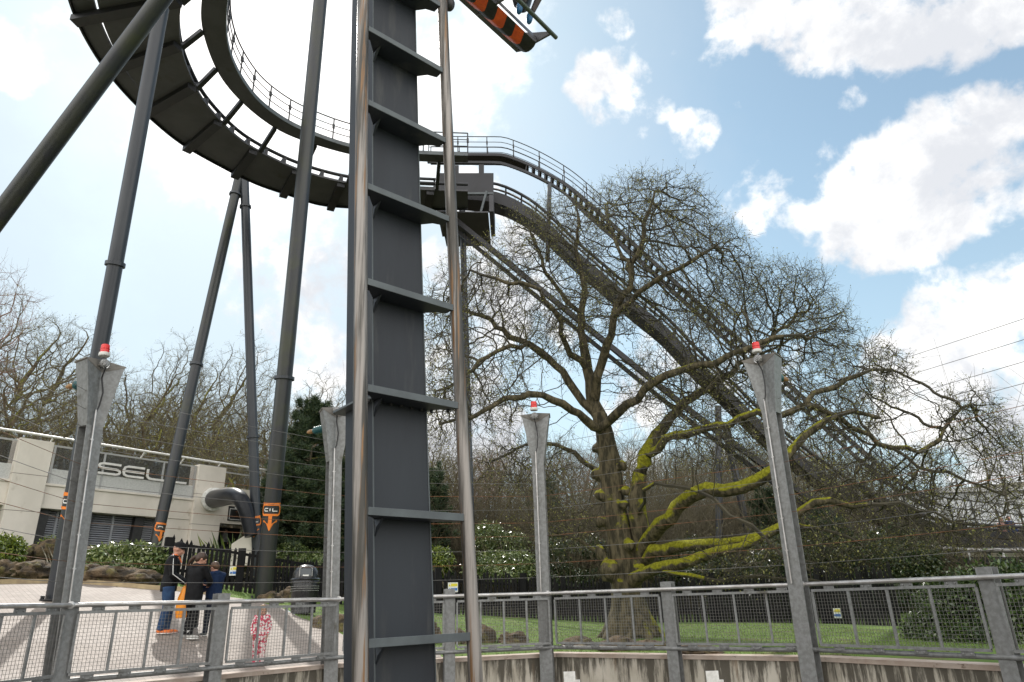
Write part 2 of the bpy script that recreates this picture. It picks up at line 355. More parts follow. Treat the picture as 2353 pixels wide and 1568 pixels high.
def ibeam(mb, p, q, out, w=.25, dpt=.24, tk=.022):
    sd = V(-out.y, out.x, 0); d = (Vector(q)-Vector(p)); L = d.length; d.normalize()
    c = (Vector(p)+Vector(q))/2
    mb.box(c-out*(dpt/2), (w, tk, L), (sd, out, d)); mb.box(c+out*(dpt/2), (w, tk, L), (sd, out, d)); mb.box(c, (tk, dpt-tk-.002, L), (sd, out, d))
def tall_post(i, px0, py0, px1, py1, label, horn=1, beacon=True):
    """foot pixel and head pixel at the rim point's distance"""
    P = RP[i]; Y = P.y; out = outward(i); sd = V(-out.y, out.x, 0)   # sd points to the left seen from the pit when out points away
    a = at(px0, py0, Y); b = at(px1, py1, Y); ax = (b-a).normalized()
    foot = a+ax*((-3.2-a.z)/ax.z); t = thing('beacon_post', label, 'post', tuple(V(foot.x, foot.y, -3.2)), 'steel beacon posts round the pit')
    neck = b-ax*1.05
    m = MB(); ibeam(m, foot, neck, out); m.build('post', M_galv, t)
    # flared head: V-shaped front sheet, closed at the back, sloping lid
    u = V(0, 0, 1); hw, hd = .31, .24
    low = [neck-sd*.125-out*.13, neck-out*.10, neck+sd*.125-out*.13, neck+sd*.125+out*.13, neck-sd*.125+out*.13]
    mid = [b-ax*.36-sd*.235-out*.19, b-ax*.36-out*.09, b-ax*.36+sd*.235-out*.19, b-ax*.36+sd*.22+out*.16, b-ax*.36-sd*.22+out*.16]
    top = [b-sd*hw-out*.21-ax*.0, b-out*.10-ax*.13, b+sd*hw-out*.21, b+sd*.27+out*.2+ax*.02, b-sd*.27+out*.2+ax*.02]
    m = MB(); o = []
    for L in (low, mid, top): o.append(len(m.v)); m.v += L
    for k in range(2):
        for j in range(5):
            j2 = (j+1) % 5; m.f.append((o[k]+j, o[k]+j2, o[k+1]+j2, o[k+1]+j)); m.m.append(0)
    m.f.append(tuple(o[0]+j for j in range(5))); m.m.append(0); m.build('flared_head', M_galv, t)
    c = sum(top, V(0, 0, 0))/5+ax*.10; g = .02
    ring = [p+(p-c)*.05+ax*.004 for p in top]; rb = [p-ax*.02 for p in ring]; m = MB(); m.v = rb+ring+[c]
    m.f = [(j, (j+1) % 5, 5+(j+1) % 5, 5+j) for j in range(5)]+[(5+j, 5+(j+1) % 5, 10) for j in range(5)]+[tuple(reversed(range(5)))]; m.m = [0]*11
    m.build('lid', M_galvd, t)
    # beacon
    q = b-out*.17+sd*.03+ax*.10
    if i == 4: q = b+out*.12-sd*.2-ax*.28
    m = MB(); m.lathe(q, [(.078, 0), (.085, .01), (.082, .055), (.07, .06)], 20, ax); bb = m.build('beacon_base', M_white, t, smooth=True)
    m = MB(); m.lathe(q+ax*.06, [(.066, 0), (.068, .015), (.066, .055), (.071, .06), (.071, .07), (.065, .075), (.065, .125), (.058, .135), (.0, .136)], 20, ax); m.build('beacon_lens', M_red, bb, smooth=True)
    # round lamp under the beacon
    q2 = b-out*.25+sd*.02-ax*.03
    m = MB(); m.lathe(q2+out*.10, [(.03, 0), (.075, .03), (.08, .06), (.06, .09), (.02, .10)], 16, -out); m.build('round_lamp', M_lens, t, smooth=True)
    m = MB(); m.lathe(q2+out*.14, [(.05, 0), (.045, .04), (.02, .07)], 12, -out); m.build('lamp_socket', M_galvd, t, smooth=True)
    # cable and conduit
    s0 = q2-ax*.06; f = -out*.155
    m = MB(); m.tube([s0, b-ax*.25-out*.13+sd*.0, b-ax*.5-out*.17-sd*.03, b-ax*.72-out*.16-sd*.005, b-ax*.83-out*.165+sd*.03], .012, 6); m.build('cable', M_black, t, smooth=True)
    cz = RZ+.02; e = a+ax*((cz-a.z)/ax.z)
    m = MB(); m.tube([b-ax*.8-out*.165+sd*.035, e-out*.165+sd*.04], .014, 8)
    L = (b-e).length
    for k in range(1, 6): m.box(e+(b-ax*.8-e)*(k/6)-out*.16+sd*.038, (.05, .02, .02), (sd, out, ax))
    m.build('conduit', M_rail, t, smooth=True)
    if horn:
        hd_ = (out*.9+sd*(-.5 if horn < 0 else .5)+V(0, 0, -.12)).normalized()
        if i == 4: hd_ = V(-.97, .1, -.16).normalized()
        h0 = b-ax*.30+out*.10+hd_*(.14 if i == 4 else .02); pr = [(.085, 0)]
        for k in range(6): pr += [(.11-.002*k, .02+.055*k), (.115-.003*k, .045+.055*k), (.095-.002*k, .055+.055*k)]
        pr = [(a_*.8, b_*.8) for a_, b_ in pr]; m = MB(); m.lathe(h0, pr+[(.045, .30)], 16, hd_); hh = m.build('ribbed_sleeve', M_teal, t, smooth=True)
        m = MB(); m.lathe(h0+hd_*.30, [(.04, 0), (.042, .03), (.05, .04), (.03, .11), (.01, .13)], 12, hd_); m.build('nozzle', M_horn, hh, smooth=True)
    return t, a, ax
TP = {}
for i, a, b, lab, h in [(3, (136, 1500), (228, 838), 'tall leaning steel post with red beacon, leftmost, in front of the building', 1),
                        (4, (757, 1500), (770, 946), 'tall steel post with teal ribbed sleeve, just left of the dark track tower', 1),
                        (5, (1256, 1500), (1233, 958), 'tall steel post with red beacon, left of the mossy tree', 0),
                        (6, (1858, 1500), (1754, 826), 'tall leaning steel post with red beacon, in front of the tree branches on the right', -1),
                        (2, (-260, 1500), (-215, 640), 'tall steel post with red beacon outside the left edge', 0), (7, (2600, 1500), (2480, 640), 'tall steel post with red beacon outside the right edge', 0)]:
    TP[i] = tall_post(i, *a, *b, lab, h)
def short_post(p, out, lab):
    t = thing('fence_post', lab, 'post', (p.x, p.y, -3.2), 'short steel posts of the pit railing'); m = MB(); ibeam(m, V(p.x, p.y, -3.2), V(p.x, p.y, 1.25), out, .2, .2, .018); m.build('post_beam', M_galv, t)
    m = MB(); m.box(V(p.x, p.y, 1.253)-out*.0, (.19, .05, .004), (V(-out.y, out.x, 0), out, V(0, 0, 1)), 0); m.build('cap_plate', M_galv, t); return t
names = {2: 'railing bay at the far left edge beside the block paving, galvanised with mesh', 3: 'railing bay in front of the standing family', 4: 'railing bay behind the dark track tower', 5: 'railing bay in front of the mossy tree trunk', 6: 'railing bay in front of the evergreen hedge'}
snames = {3: 'short steel post in front of the group of people', 4: 'short steel post between the two rails of the dark tower', 5: 'short steel post in front of the mossy tree trunk', 6: 'short steel post in front of the evergreen hedge', 2: 'short steel post beyond the left edge'}
for i in range(2, 7):
    P, Q = RP[i], RP[i+1]; d = (Q-P).normalized(); out = V(-d.y, d.x, 0); Lg = (Q-P).length; mid = (P+Q)/2
    if i in snames: short_post(mid, out, snames[i])
    base = P.copy(); fr = -out*.16      # rails run on the pit side of the posts
    t = thing('railing', names[i], 'railing', tuple(V(mid.x, mid.y, 0)), 'mesh railings round the pit')
    z = lambda q, h: V(q.x, q.y, h)
    m = MB(); m.tube([z(P+fr, RZ), z(Q+fr, RZ)], .033, 12)
    m.lathe(z(P+fr*1.05, RZ), [(.05, 0), (.052, .03), (.03, .04)], 14, -out)
    m.tube([z(P+fr+d*(Lg*.27)-d*.005, RZ), z(P+fr+d*(Lg*.27)+d*.005, RZ)], .036, 12); m.build('handrail', M_rail, t, smooth=True)
    m = MB(); m.tube([z(P+fr*.6, BZ-.03), z(Q+fr*.6, BZ-.03)], .036, 12); m.build('lower_rail', M_galv, t, smooth=True)
    for h in (0, 1):
        a = (P if h == 0 else mid)+d*.13+fr*.9; b = (mid if h == 0 else Q)-d*.13+fr*.9; L = (b-a).length; n = 4
        zt, zb = RZ-.10, BZ+.05
        fm = MB()
        for zz in (zt, zb): fm.bar(z(a, zz), z(b, zz), .045, .04)
        for k in range(n+1):
            q = a+d*(L*k/n); fm.box(z(q, (zt+zb)/2), (.035, .03, zt-zb-.041), (d, out, V(0, 0, 1)))
        fo = fm.build('mesh_panel', M_galv, t)
        wm = MB(); k = 0; s = .05; x = .05
        while x < L-.03:
            q = a+d*x-out*.012; wm.bar(z(q, zb), z(q, zt), .0042, .0042); x += s
        y = zb+s*.8
        while y < zt-.02:
            wm.bar(z(a-out*.006, y), z(b-out*.006, y), .0042, .0042); y += s
        wm.build('wire_mesh', M_wire, fo)
        for k in range(4):
            q = a+d*(L*(k+.5)/4)
            for zz, zr in ((zt, RZ), (zb, BZ-.03)):
                cb = MB(); cb.box(z(q, (zz+zr)/2-.0), (.17, .012, abs(zr-zz)-.01), (d, out, V(0, 0, 1)))
                for e in (-.05, .05): cb.lathe(z(q+d*e-out*.006, (zz+zr)/2-.012), [(.016, 0), (.016, .012), (.008, .016)], 6, -out)
                cb.build('clamp', M_galv, t)
# strands of wire strung between the tall posts
order = [2, 3, 4, 5, 6, 7]
NWIRE = 11
for k in range(NWIRE):
    f = (k+.7)/NWIRE; m = MB(); pts = []
    for i in order:
        _, a, ax = TP[i]; out = outward(i); top = 4.55 if i in (2, 3, 6, 7) else 4.4; zz = RZ+.12+(top-RZ-.3)*f
        pts.append(a+ax*((zz-a.z)/ax.z)+out*.03)
    q = []
    for p1, p2 in zip(pts, pts[1:]):
        for s_ in range(8):
            u = s_/8; q.append(p1.lerp(p2, u)-V(0, 0, .02*4*u*(1-u)*(.5+random.random()*.05+.3*((k*7) % 3))))
    q.append(pts[-1]); m.tube(q, .0042, 4)
    lab = ['lowest', 'second', 'third', 'fourth', 'fifth', 'sixth', 'seventh', 'eighth', 'ninth', 'tenth', 'eleventh', 'twelfth', 'topmost'][k]
    tag(m.build('wire_strand', M_rust if k in (1, 3, 4, 6) else M_wire, origin=tuple(q[0])), '%s thin wire strand strung between the tall posts above the railing' % lab + (', rusty' if k in (1, 3, 4, 6) else ''), 'wire', 'wire strands between the tall posts')
# ================================================================ the ride: tower, turn, lift hill, columns, car
M_slate = mat('slate_paint', (.021, .026, .033), (.015, .018, .024), .55, scale=1.8, bump=.15, bscale=40, c3=(.045, .047, .048), s3=3.4, t3=(.54, .74), stretch=(1, 1, .16), spec=.4)
M_slate2 = mat('track_paint', (.022, .022, .026), (.015, .015, .017), .5, scale=1.0, c3=(.05, .04, .03), s3=1.6, t3=(.62, .8), spec=.4)
M_under = mat('girder_paint', (.062, .061, .068), (.044, .043, .048), .6, scale=.7, c3=(.03, .026, .022), s3=.9, t3=(.58, .75))
M_railst = mat('worn_rail', (.27, .245, .225), (.055, .05, .042), .46, .35, scale=9., stretch=(1, 1, .035), lo=.42, hi=.58, c3=(.20, .11, .05), s3=14.0, t3=(.56, .66))
M_edge = mat('flange_paint', (.085, .10, .105), (.06, .07, .075), .5, scale=3)
def mat_moss():
    m = bpy.data.materials.new('column_paint_algae'); m.use_nodes = True; t = NT(m.node_tree); p = t.n['Principled BSDF']
    tc = t.new('ShaderNodeTexCoord'); v = tc.outputs['Object']; mp = t.new('ShaderNodeMapping'); mp.inputs['Scale'].default_value = (1, 1, .12); t.link(v, mp.inputs[0])
    c = t.mix(t.ss(t.noise(mp.outputs[0], 3.5, 6, .6), .4, .62), rgb((.016, .018, .022)), rgb((.024, .026, .021)))
    c = t.mix(t.ss(t.noise(v, .6, 4, .6), .5, .68, 0, .7), c, rgb((.035, .04, .014)))
    t.link(c, p.inputs['Base Color']); p.inputs['Roughness'].default_value = .38; return m
M_col = mat_moss(); M_col2 = mat('column_paint', (.022, .026, .033), (.032, .037, .044), .36, scale=2.5, stretch=(1, 1, .15), spec=.5)
M_orange = mat('orange_vinyl', (.80, .22, .02), (.72, .19, .02), .45, scale=5); M_letw = mat('white_vinyl', (.75, .75, .72), rough=.5); M_blk = mat('black_paint', (.012, .012, .013), (.02, .02, .02), .5, scale=6)
# ---- the vertical track tower, close to the camera
tu = V(.742, .670, 0).normalized(); tn = V(-.670, .742, 0).normalized(); LR = V(-1.41, 6.45, 0); GA = 1.25
def tw(s, n, z): p = LR+tu*s+tn*n; return V(p.x-.052*(z-CAMZ)+(.0009*(z-1)**2 if z > 1 else 0), p.y, z)
tt = thing('track_tower', 'dark slate vertical coaster track tower with worn steel rails, nearest the camera', 'track tower', tuple(tw(.6, .5, -3.2)))
ZB, ZT = -3.2, 16.
zs = list(np.linspace(ZB, ZT, 40))
tax = lambda: (tu, tn, V(0, 0, 1))
for s0, nm in ((0, 'left'), (GA, 'right')):
    m = MB(); m.tube([tw(s0, 0, z) for z in zs], .070, 24); m.build('rail', M_railst, tt, smooth=True)
m = MB(); b0, b1, n0, n1 = .30, .96, .26, .84
m.strip([tw(b0, n0, z) for z in zs], [tw(b1, n0, z) for z in zs], [tw(b1, n1, z) for z in zs], [tw(b0, n1, z) for z in zs])
m.build('box_spine', M_slate, tt)
m = MB()   # corner seams of the box
for s_, n_ in ((b0-.004, n0-.004), (b1+.004, n0-.004)): m.tube([tw(s_, n_, z) for z in zs], .008, 6)
m.build('weld_seams', M_edge, tt)
def zpix(px, py): return None
rz = []
for px, py in [(828, 1480), (828, 1174), (830, 890), (832, 645), (836, 425), (838, 232), (840, 62)]:
    rz.append(at(px, py, 6.45).z)
dz = (rz[-1]-rz[0])/6
ZR = [rz[0]-2*dz, rz[0]-dz]+rz+[rz[-1]+dz*k for k in range(1, 7)]
for k, z in enumerate(ZR):
    m = MB(); th = .045
    # plate between the rails reaching back to the spine, waisted near the rails
    prof = [(.07, -.02), (.07, .10), (.16, .10), (.30, n0-.003), (b1, n0-.003), (1.06, .14), (GA-.07, .10), (GA-.07, -.02)]
    m.prism([tw(s, n, z-th/2-.01) for s, n in prof], V(0, 0, th*.4)); 
    o = m.build('crosstie', M_slate, tt)
    m = MB(); m.box(tw(GA/2, -.028, z-.0), (GA-.13, .014, .075), tax()); m.build('tie_flange', M_edge, o, bevel=.004)
    m = MB()   # gusset below, at the left
    m.prism([tw(.30, .10, z-.035), tw(.30, n0-.004, z-.035), tw(.30, n0-.004, z-.20), tw(.27, .17, z-.12)], tu*.014); m.build('gusset', M_slate, o)
m = MB(); zf = rz[2]    # bolted splice
m.prism([tw(b0-.10, n1+.10, zf-.03), tw(b0-.14, n0-.02, zf-.03), tw(b0-.02, n0-.07, zf-.03), tw(b1+.05, n0-.07, zf-.03), tw(b1+.09, n1+.12, zf-.03), tw(b0, n1+.14, zf-.03)], V(0, 0, .022))
m.build('splice_flange', M_edge, tt)
for i in range(9):
    m = MB(); m.lathe(tw(.10+.13*i, n0-.035 if .2 < .10+.13*i < 1.05 else .10, zf-.06), [(.018, 0), (.018, .03), (.009, .033)], 6, V(0, 0, 1)); m.build('splice_bolt', M_blk, tt)
# ---- the high turn, a wide box girder seen from below
HZ = CAMZ+18.
oute = [(120, -160), (135, -80), (156, 0), (177, 58), (228, 146), (262, 190), (299, 231), (330, 262), (377, 303), (425, 340), (541, 403), (602, 432), (668, 451), (728, 474), (797, 479), (880, 484), (960, 485), (1075, 483)]
inne = [(462, -170), (440, -90), (418, 0), (411, 58), (415, 109), (425, 146), (452, 207), (468, 235), (534, 308), (585, 344), (666, 384), (714, 401), (797, 422), (880, 431), (960, 436), (1075, 440)]
cato = [(500, -190), (478, -90), (463, 0), (464, 68), (503, 173), (565, 245), (632, 296), (684, 320), (797, 354), (880, 366), (980, 372), (1075, 374)]
cati = [(565, -190), (536, -90), (520, 0), (518, 85), (534, 146), (561, 194), (593, 235), (632, 265), (684, 296), (797, 337), (880, 349), (985, 355), (1075, 358)]
def resample(P, n):
    """smooth curve through 3-D points, n samples by arc length"""
    P = [Vector(p) for p in P]; Q = []
    for i in range(len(P)-1):
        p0 = P[max(0, i-1)]; p1 = P[i]; p2 = P[i+1]; p3 = P[min(len(P)-1, i+2)]
        for k in range(8):
            t = k/8; Q.append(.5*((2*p1)+(p2-p0)*t+(2*p0-5*p1+4*p2-p3)*t*t+(3*p1-p0-3*p2+p3)*t**3))
    Q.append(P[-1]); L = [0]
    for a, b in zip(Q, Q[1:]): L.append(L[-1]+(b-a).length)
    out = []; j = 0
    for k in range(n):
        s = L[-1]*k/(n-1)
        while j < len(Q)-2 and L[j+1] < s: j += 1
        u = (s-L[j])/max(1e-6, L[j+1]-L[j]); out.append(Q[j].lerp(Q[j+1], min(1, max(0, u))))
    return out
def smoothp(P, it=6):
    P = list(P)
    for _ in range(it): P = [P[0]]+[(P[i-1]+P[i]*2+P[i+1])/4 for i in range(1, len(P)-1)]+[P[-1]]
    return P
NS = 73
lift = lambda P, h: [p+V(0, 0, h) for p in P]
OE = smoothp(resample([atz(x, y, HZ) for x, y in oute], NS)); IE = smoothp(resample([atz(x, y, HZ) for x, y in inne], NS))
CE = smoothp(resample([atz(x, y, HZ+.5) for x, y in cato], NS)); CI = smoothp(resample([atz(x, y, HZ+.5) for x, y in cati], NS))
mixp = lambda A, B, f: [a.lerp(b, f) for a, b in zip(A, B)]
tr = thing('coaster_turn', 'high dark curved coaster track with a railed walkway, sweeping overhead at the left', 'coaster track', tuple(OE[40]))
# spine 25-100% of the width, outer walkway strip 0-22%
G0, G1 = mixp(OE, IE, .24), mixp(OE, IE, .90)
m = MB(); m.strip(G0, mixp(OE, IE, 1.), lift(mixp(OE, IE, 1.), .09), lift(mixp(OE, IE, .24), .5)); m.build('box_girder', M_under, tr)
m = MB(); m.strip(lift(OE, .12), lift(mixp(OE, IE, .20), .12), lift(mixp(OE, IE, .20), .22), lift(OE, .22)); m.build('outer_walkway', M_under, tr)
m = MB(); m.strip(OE, lift(OE, .0), lift(OE, .42), lift(mixp(OE, IE, .008), .42)); m.strip(lift(mixp(OE, IE, -.004), -.0), mixp(OE, IE, .012), lift(mixp(OE, IE, .012), .42), lift(mixp(OE, IE, -.004), .42)); m.build('edge_beam', M_slate2, tr)
for f in (.42, .96):
    m = MB(); m.tube(lift(mixp(OE, IE, f), .42), .075, 12); m.build('running_rail', M_slate2, tr, smooth=True)
m = MB()
for i in range(1, NS-1, 3):
    a, b = OE[i].lerp(IE[i], .4)+V(0, 0, .5), OE[i].lerp(IE[i], .96)+V(0, 0, .4); m.bar(a, b, .10, .08)
    c = OE[i].lerp(IE[i], .97)+V(0, 0, .05); m.bar(c, b, .14, .10)
m.build('track_ties', M_slate2, tr)
ribs = list(range(3, NS, 7))
for i in ribs:
    m = MB(); a = OE[i]+V(0, 0, -.10); b = IE[i]+V(0, 0, -.10); m.bar(a, OE[i].lerp(IE[i], .97)+V(0, 0, -.1), .34, .22); o = m.build('cross_beam', M_slate2, tr)
# arms carrying the inner walkway
for i in range(4, NS, 7):
    a = IE[i]; j = min(range(NS), key=lambda j: (CE[j]-a).length + (CE[j]-(a+(a-OE[i]).normalized()*2.5)).length)
    m = MB(); m.bar(a+V(0, 0, .05), CE[j]+V(0, 0, -.02), .16, .16); m.build('walkway_arm', M_slate2, tr)
m = MB(); m.strip(CE, CI, lift(CI, .10), lift(CE, .10)); m.build('walkway', M_under, tr)
m = MB(); m.strip(lift(mixp(CE, CI, 1.0), -.02), lift(mixp(CE, CI, 1.05), -.02), lift(mixp(CE, CI, 1.05), .16), lift(mixp(CE, CI, 1.0), .16)); m.build('kick_plate', M_edge, tr)
def handrail(line, name, par, step=3, h=1.15, r=.028, mm=None, skip=0):
    m = MB()
    for hh in (h, h*.66, h*.33): m.tube(lift(line, hh), r*(1 if hh == h else .7), 5)
    for i in range(skip, len(line), step):
        m.tube([line[i], line[i]+V(0, 0, h)], r*1.1, 5); m.box(line[i]+V(0, 0, h*.62), (.09, .09, .2))
    return m.build(name, mm or M_blk, par)
handrail(lift(mixp(CE, CI, 1.03), .14), 'handrail', tr, 4, 1.05)
# ---- platform, brow of the lift hill and the lift hill itself (all about 31 m ahead)
def line(pts, Y, n=None, it=2):
    P = [at(x, y, Y(x) if callable(Y) else Y) for x, y in pts]
    return smoothp(resample(P, n or 60), it)
lh = thing('lift_hill', 'long dark lift hill track running down to the right behind the big tree', 'coaster track', tuple(at(1300, 560, 31)))
YL = 31.5
topl = [(955, 428), (1130, 438), (1186, 460), (1234, 489), (1332, 582), (1390, 631), (1460, 693), (1532, 750), (1585, 808), (1690, 909), (1757, 976), (1850, 1055), (1950, 1125), (2050, 1180), (2180, 1222), (2400, 1236), (2560, 1238)]
bot = [(x-2, y+25) for x, y in topl]
A = line(bot, YL, 80); B = line(topl, YL, 80); wv = V(0, 1.15, .0)
m = MB(); m.strip(A, B, [p+wv for p in B], [p+wv for p in A]); m.build('box_girder', M_slate2, lh)
up_ = lambda P, h: [p+(b-a).normalized()*h for p, a, b in zip(P, A, B)]
for dy in (-.1, 1.25):
    m = MB(); m.tube([p+V(0, dy, 0) for p in up_(B, .42)], .08, 10); m.build('running_rail', M_slate2, lh, smooth=True)
m = MB()
for i in range(2, 79, 2):
    p = B[i]+(B[i]-A[i]).normalized()*.40; m.bar(p+V(0, -.1, 0), p+V(0, 1.25, 0), .08, .08); m.bar(B[i]+V(0, .1, 0), p+V(0, .1, 0), .07, .07, up=V(0, 1, 0))
m.build('track_ties', M_slate2, lh)
m = MB(); ch = up_(B, .62)
for i in range(0, 79): m.bar(ch[i]+V(0, .55, -.12), ch[i+1]+V(0, .55, -.12), .16, .04)
m.build('lift_chain', M_railst, lh)
# stair walkway along the lift
sb = [(985, 374), (1140, 376), (1155, 378), (1225, 404), (1290, 440), (1340, 490), (1420, 560), (1520, 652), (1640, 760), (1760, 868), (1880, 975), (1960, 1048), (2060, 1130), (2150, 1178)]
st = [(985, 351), (1140, 352), (1158, 352), (1228, 380), (1305, 424), (1362, 470), (1442, 542), (1542, 634), (1660, 742), (1780, 850), (1900, 957), (1980, 1030), (2078, 1112), (2165, 1160)]
YS = YL+2.6
SA = line(sb, YS, 80, 1); SB_ = line(st, YS, 80, 1)
m = MB(); m.strip(SA, [p.lerp(q, .22) for p, q in zip(SA, SB_)], [p.lerp(q, .22)+V(0, .08, 0) for p, q in zip(SA, SB_)], [p+V(0, .08, 0) for p in SA])
m.strip([p.lerp(q, .74) for p, q in zip(SA, SB_)], SB_, [p+V(0, .08, 0) for p in SB_], [p.lerp(q, .74)+V(0, .08, 0) for p, q in zip(SA, SB_)]); m.build('stair_stringer', M_slate2, lh)
SM = [p.lerp(q, .8) for p, q in zip(SA, SB_)]
m = MB(); m.strip([p+V(0, .95, 0) for p in SM], [p+V(0, .95, 0) for p in SB_], [p+V(0, 1.03, 0) for p in SB_], [p+V(0, 1.03, 0) for p in SM])
m.build('stair_stringer', M_slate2, lh)
m = MB()
for i in range(79):
    for f in (0, .5):
        p = SA[i].lerp(SA[i+1], f); q = SB_[i].lerp(SB_[i+1], f); c = p.lerp(q, .55)
        if i < 14: m.box(c+V(0, .5, .22), (.36, .86, .05))
        elif f == 0: m.bar(p.lerp(q, .2)+V(0, .05, 0), q+V(0, .05, 0), .05, .03, up=V(0, 1, 0)); m.box(q+V(0, .5, -.1), (.22, .86, .03))
m.build('stair_treads', M_slate2, lh)
handrail([p+V(0, 0, .02) for p in SB_], 'handrail', lh, 4, 1.15)
handrail([p+V(0, 1.0, .02) for p in SB_], 'handrail', lh, 4, 1.15)
# motor platform under the brow
pf = thing('motor_platform', 'dark boxy steel platform under the top of the lift hill', 'platform', tuple(at(1070, 480, 30)))
YP = 30.2
def slab(px0, py0, px1, py1, Y, dy, par, name, mm, dz=0):
    a, b, c, d = at(px0, py1, Y), at(px1, py1, Y), at(px1, py0, Y), at(px0, py0, Y); m = MB(); m.strip([a, a+V(0, dy, 0)], [b, b+V(0, dy, 0)], [c, c+V(0, dy, 0)], [d, d+V(0, dy, 0)]); return m.build(name, mm, par)
slab(1004, 398, 1134, 444, YP, .10, pf, 'side_plate', M_slate2)
slab(1004, 442, 1134, 446, YP-.03, .16, pf, 'bottom_flange', M_edge)
slab(1040, 380, 1054, 398, YP, .12, pf, 'upright', M_slate2); slab(1100, 378, 1112, 398, YP, .12, pf, 'upright', M_slate2)
slab(1004, 446, 1020, 486, YP, 2.6, pf, 'web_plate', M_under); slab(1124, 446, 1134, 486, YP, 2.6, pf, 'web_plate', M_under)
slab(1010, 486, 1122, 489, YP-1.2, 3.4, pf, 'floor_plate', M_under)
m = MB(); m.bar(at(1118, 440, YP-.5), at(1100, 505, YP-.5), .10, .10); m.bar(at(1030, 500, YP), at(1008, 480, YP+1), .12, .12); m.build('brace', M_edge, pf)
# lower inclined beam nearer the viewer, left of the lift hill
m = MB(); P1 = [at(x, y, 29.) for x, y in [(1040, 505), (1230, 660), (1420, 815), (1600, 960), (1765, 1082), (1900, 1180), (1960, 1222)]]; P1 = resample(P1, 30)
m.strip(P1, [p+V(.10, 0, .22) for p in P1], [p+V(.10, .2, .22) for p in P1], [p+V(0, .2, 0) for p in P1])
m.strip([p+V(-.35, .5, .05) for p in P1], [p+V(-.25, .5, .2) for p in P1], [p+V(-.25, .62, .2) for p in P1], [p+V(-.35, .62, .05) for p in P1])
ib = m.build('inclined_beam', M_slate2, origin=tuple(P1[0])); tag(ib, 'thin dark inclined beam running down to the right below the lift hill', 'beam')
# track and platform at the foot of the lift, far right
ft = thing('station_track', 'dark level track and walkway at the foot of the lift hill, far right', 'coaster track', tuple(at(2200, 1240, 30)))
L0 = line([(1990, 1130), (2060, 1180), (2130, 1212), (2220, 1228), (2330, 1240), (2500, 1250)], 29, 20)
m = MB(); m.strip(L0, lift(L0, .28), [p+V(0, .4, .28) for p in L0], [p+V(0, .4, 0) for p in L0]); m.build('side_beam', M_slate2, ft)
handrail(lift(L0, .3), 'handrail', ft, 2, 1.1, .03)
L1 = line([(2010, 1225), (2060, 1240), (2160, 1262), (2300, 1265), (2500, 1266)], 28, 16)
m = MB(); m.tube(L1, .09, 8); m.build('pipe_rail', M_rail, ft, smooth=True)
m = MB(); m.strip(lift(L1, -.5), lift(L1, -.25), [p+V(0, 1.6, -.25) for p in L1], [p+V(0, 1.6, -.5) for p in L1]); m.build('walkway_deck', M_slate2, ft)
for px in (2065, 2150, 2262, 2380):
    a = at(px, 1250, 28.6); m = MB(); m.bar(V(a.x, a.y, 0), a, .18, .18, up=V(0, 1, 0)); m.build('leg', M_slate2, ft)
# ---- support columns
def ribbon(mb, pts, wd, fn, off=0.):     # flat stroke laid on a surface given by fn(x, y, off)
    n = len(pts); L = []; Rr = []
    for i in range(n):
        a = pts[max(0, i-1)]; b = pts[min(n-1, i+1)]; dx, dy = b[0]-a[0], b[1]-a[1]; l = math.hypot(dx, dy) or 1; nx, ny = -dy/l*wd/2, dx/l*wd/2
        L.append(fn(pts[i][0]+nx, pts[i][1]+ny, off)); Rr.append(fn(pts[i][0]-nx, pts[i][1]-ny, off))
    mb.add(L+Rr, [(i, i+1, n+i+1, n+i) for i in range(n-1)])
def dense(pts, st=.02):
    o = []
    for a, b in zip(pts, pts[1:]):
        k = max(1, int(math.hypot(b[0]-a[0], b[1]-a[1])/st)); o += [(a[0]+(b[0]-a[0])*i/k, a[1]+(b[1]-a[1])*i/k) for i in range(k)]
    return o+[pts[-1]]
def rr_rect(x0, y0, x1, y1, r):
    o = []
    for cx, cy, a0 in ((x1-r, y1-r, 0), (x0+r, y1-r, 90), (x0+r, y0+r, 180), (x1-r, y0+r, 270)):
        for k in range(5): o.append((cx+r*math.cos(R(a0+22.5*k)), cy+r*math.sin(R(a0+22.5*k))))
    return o+[o[0]]
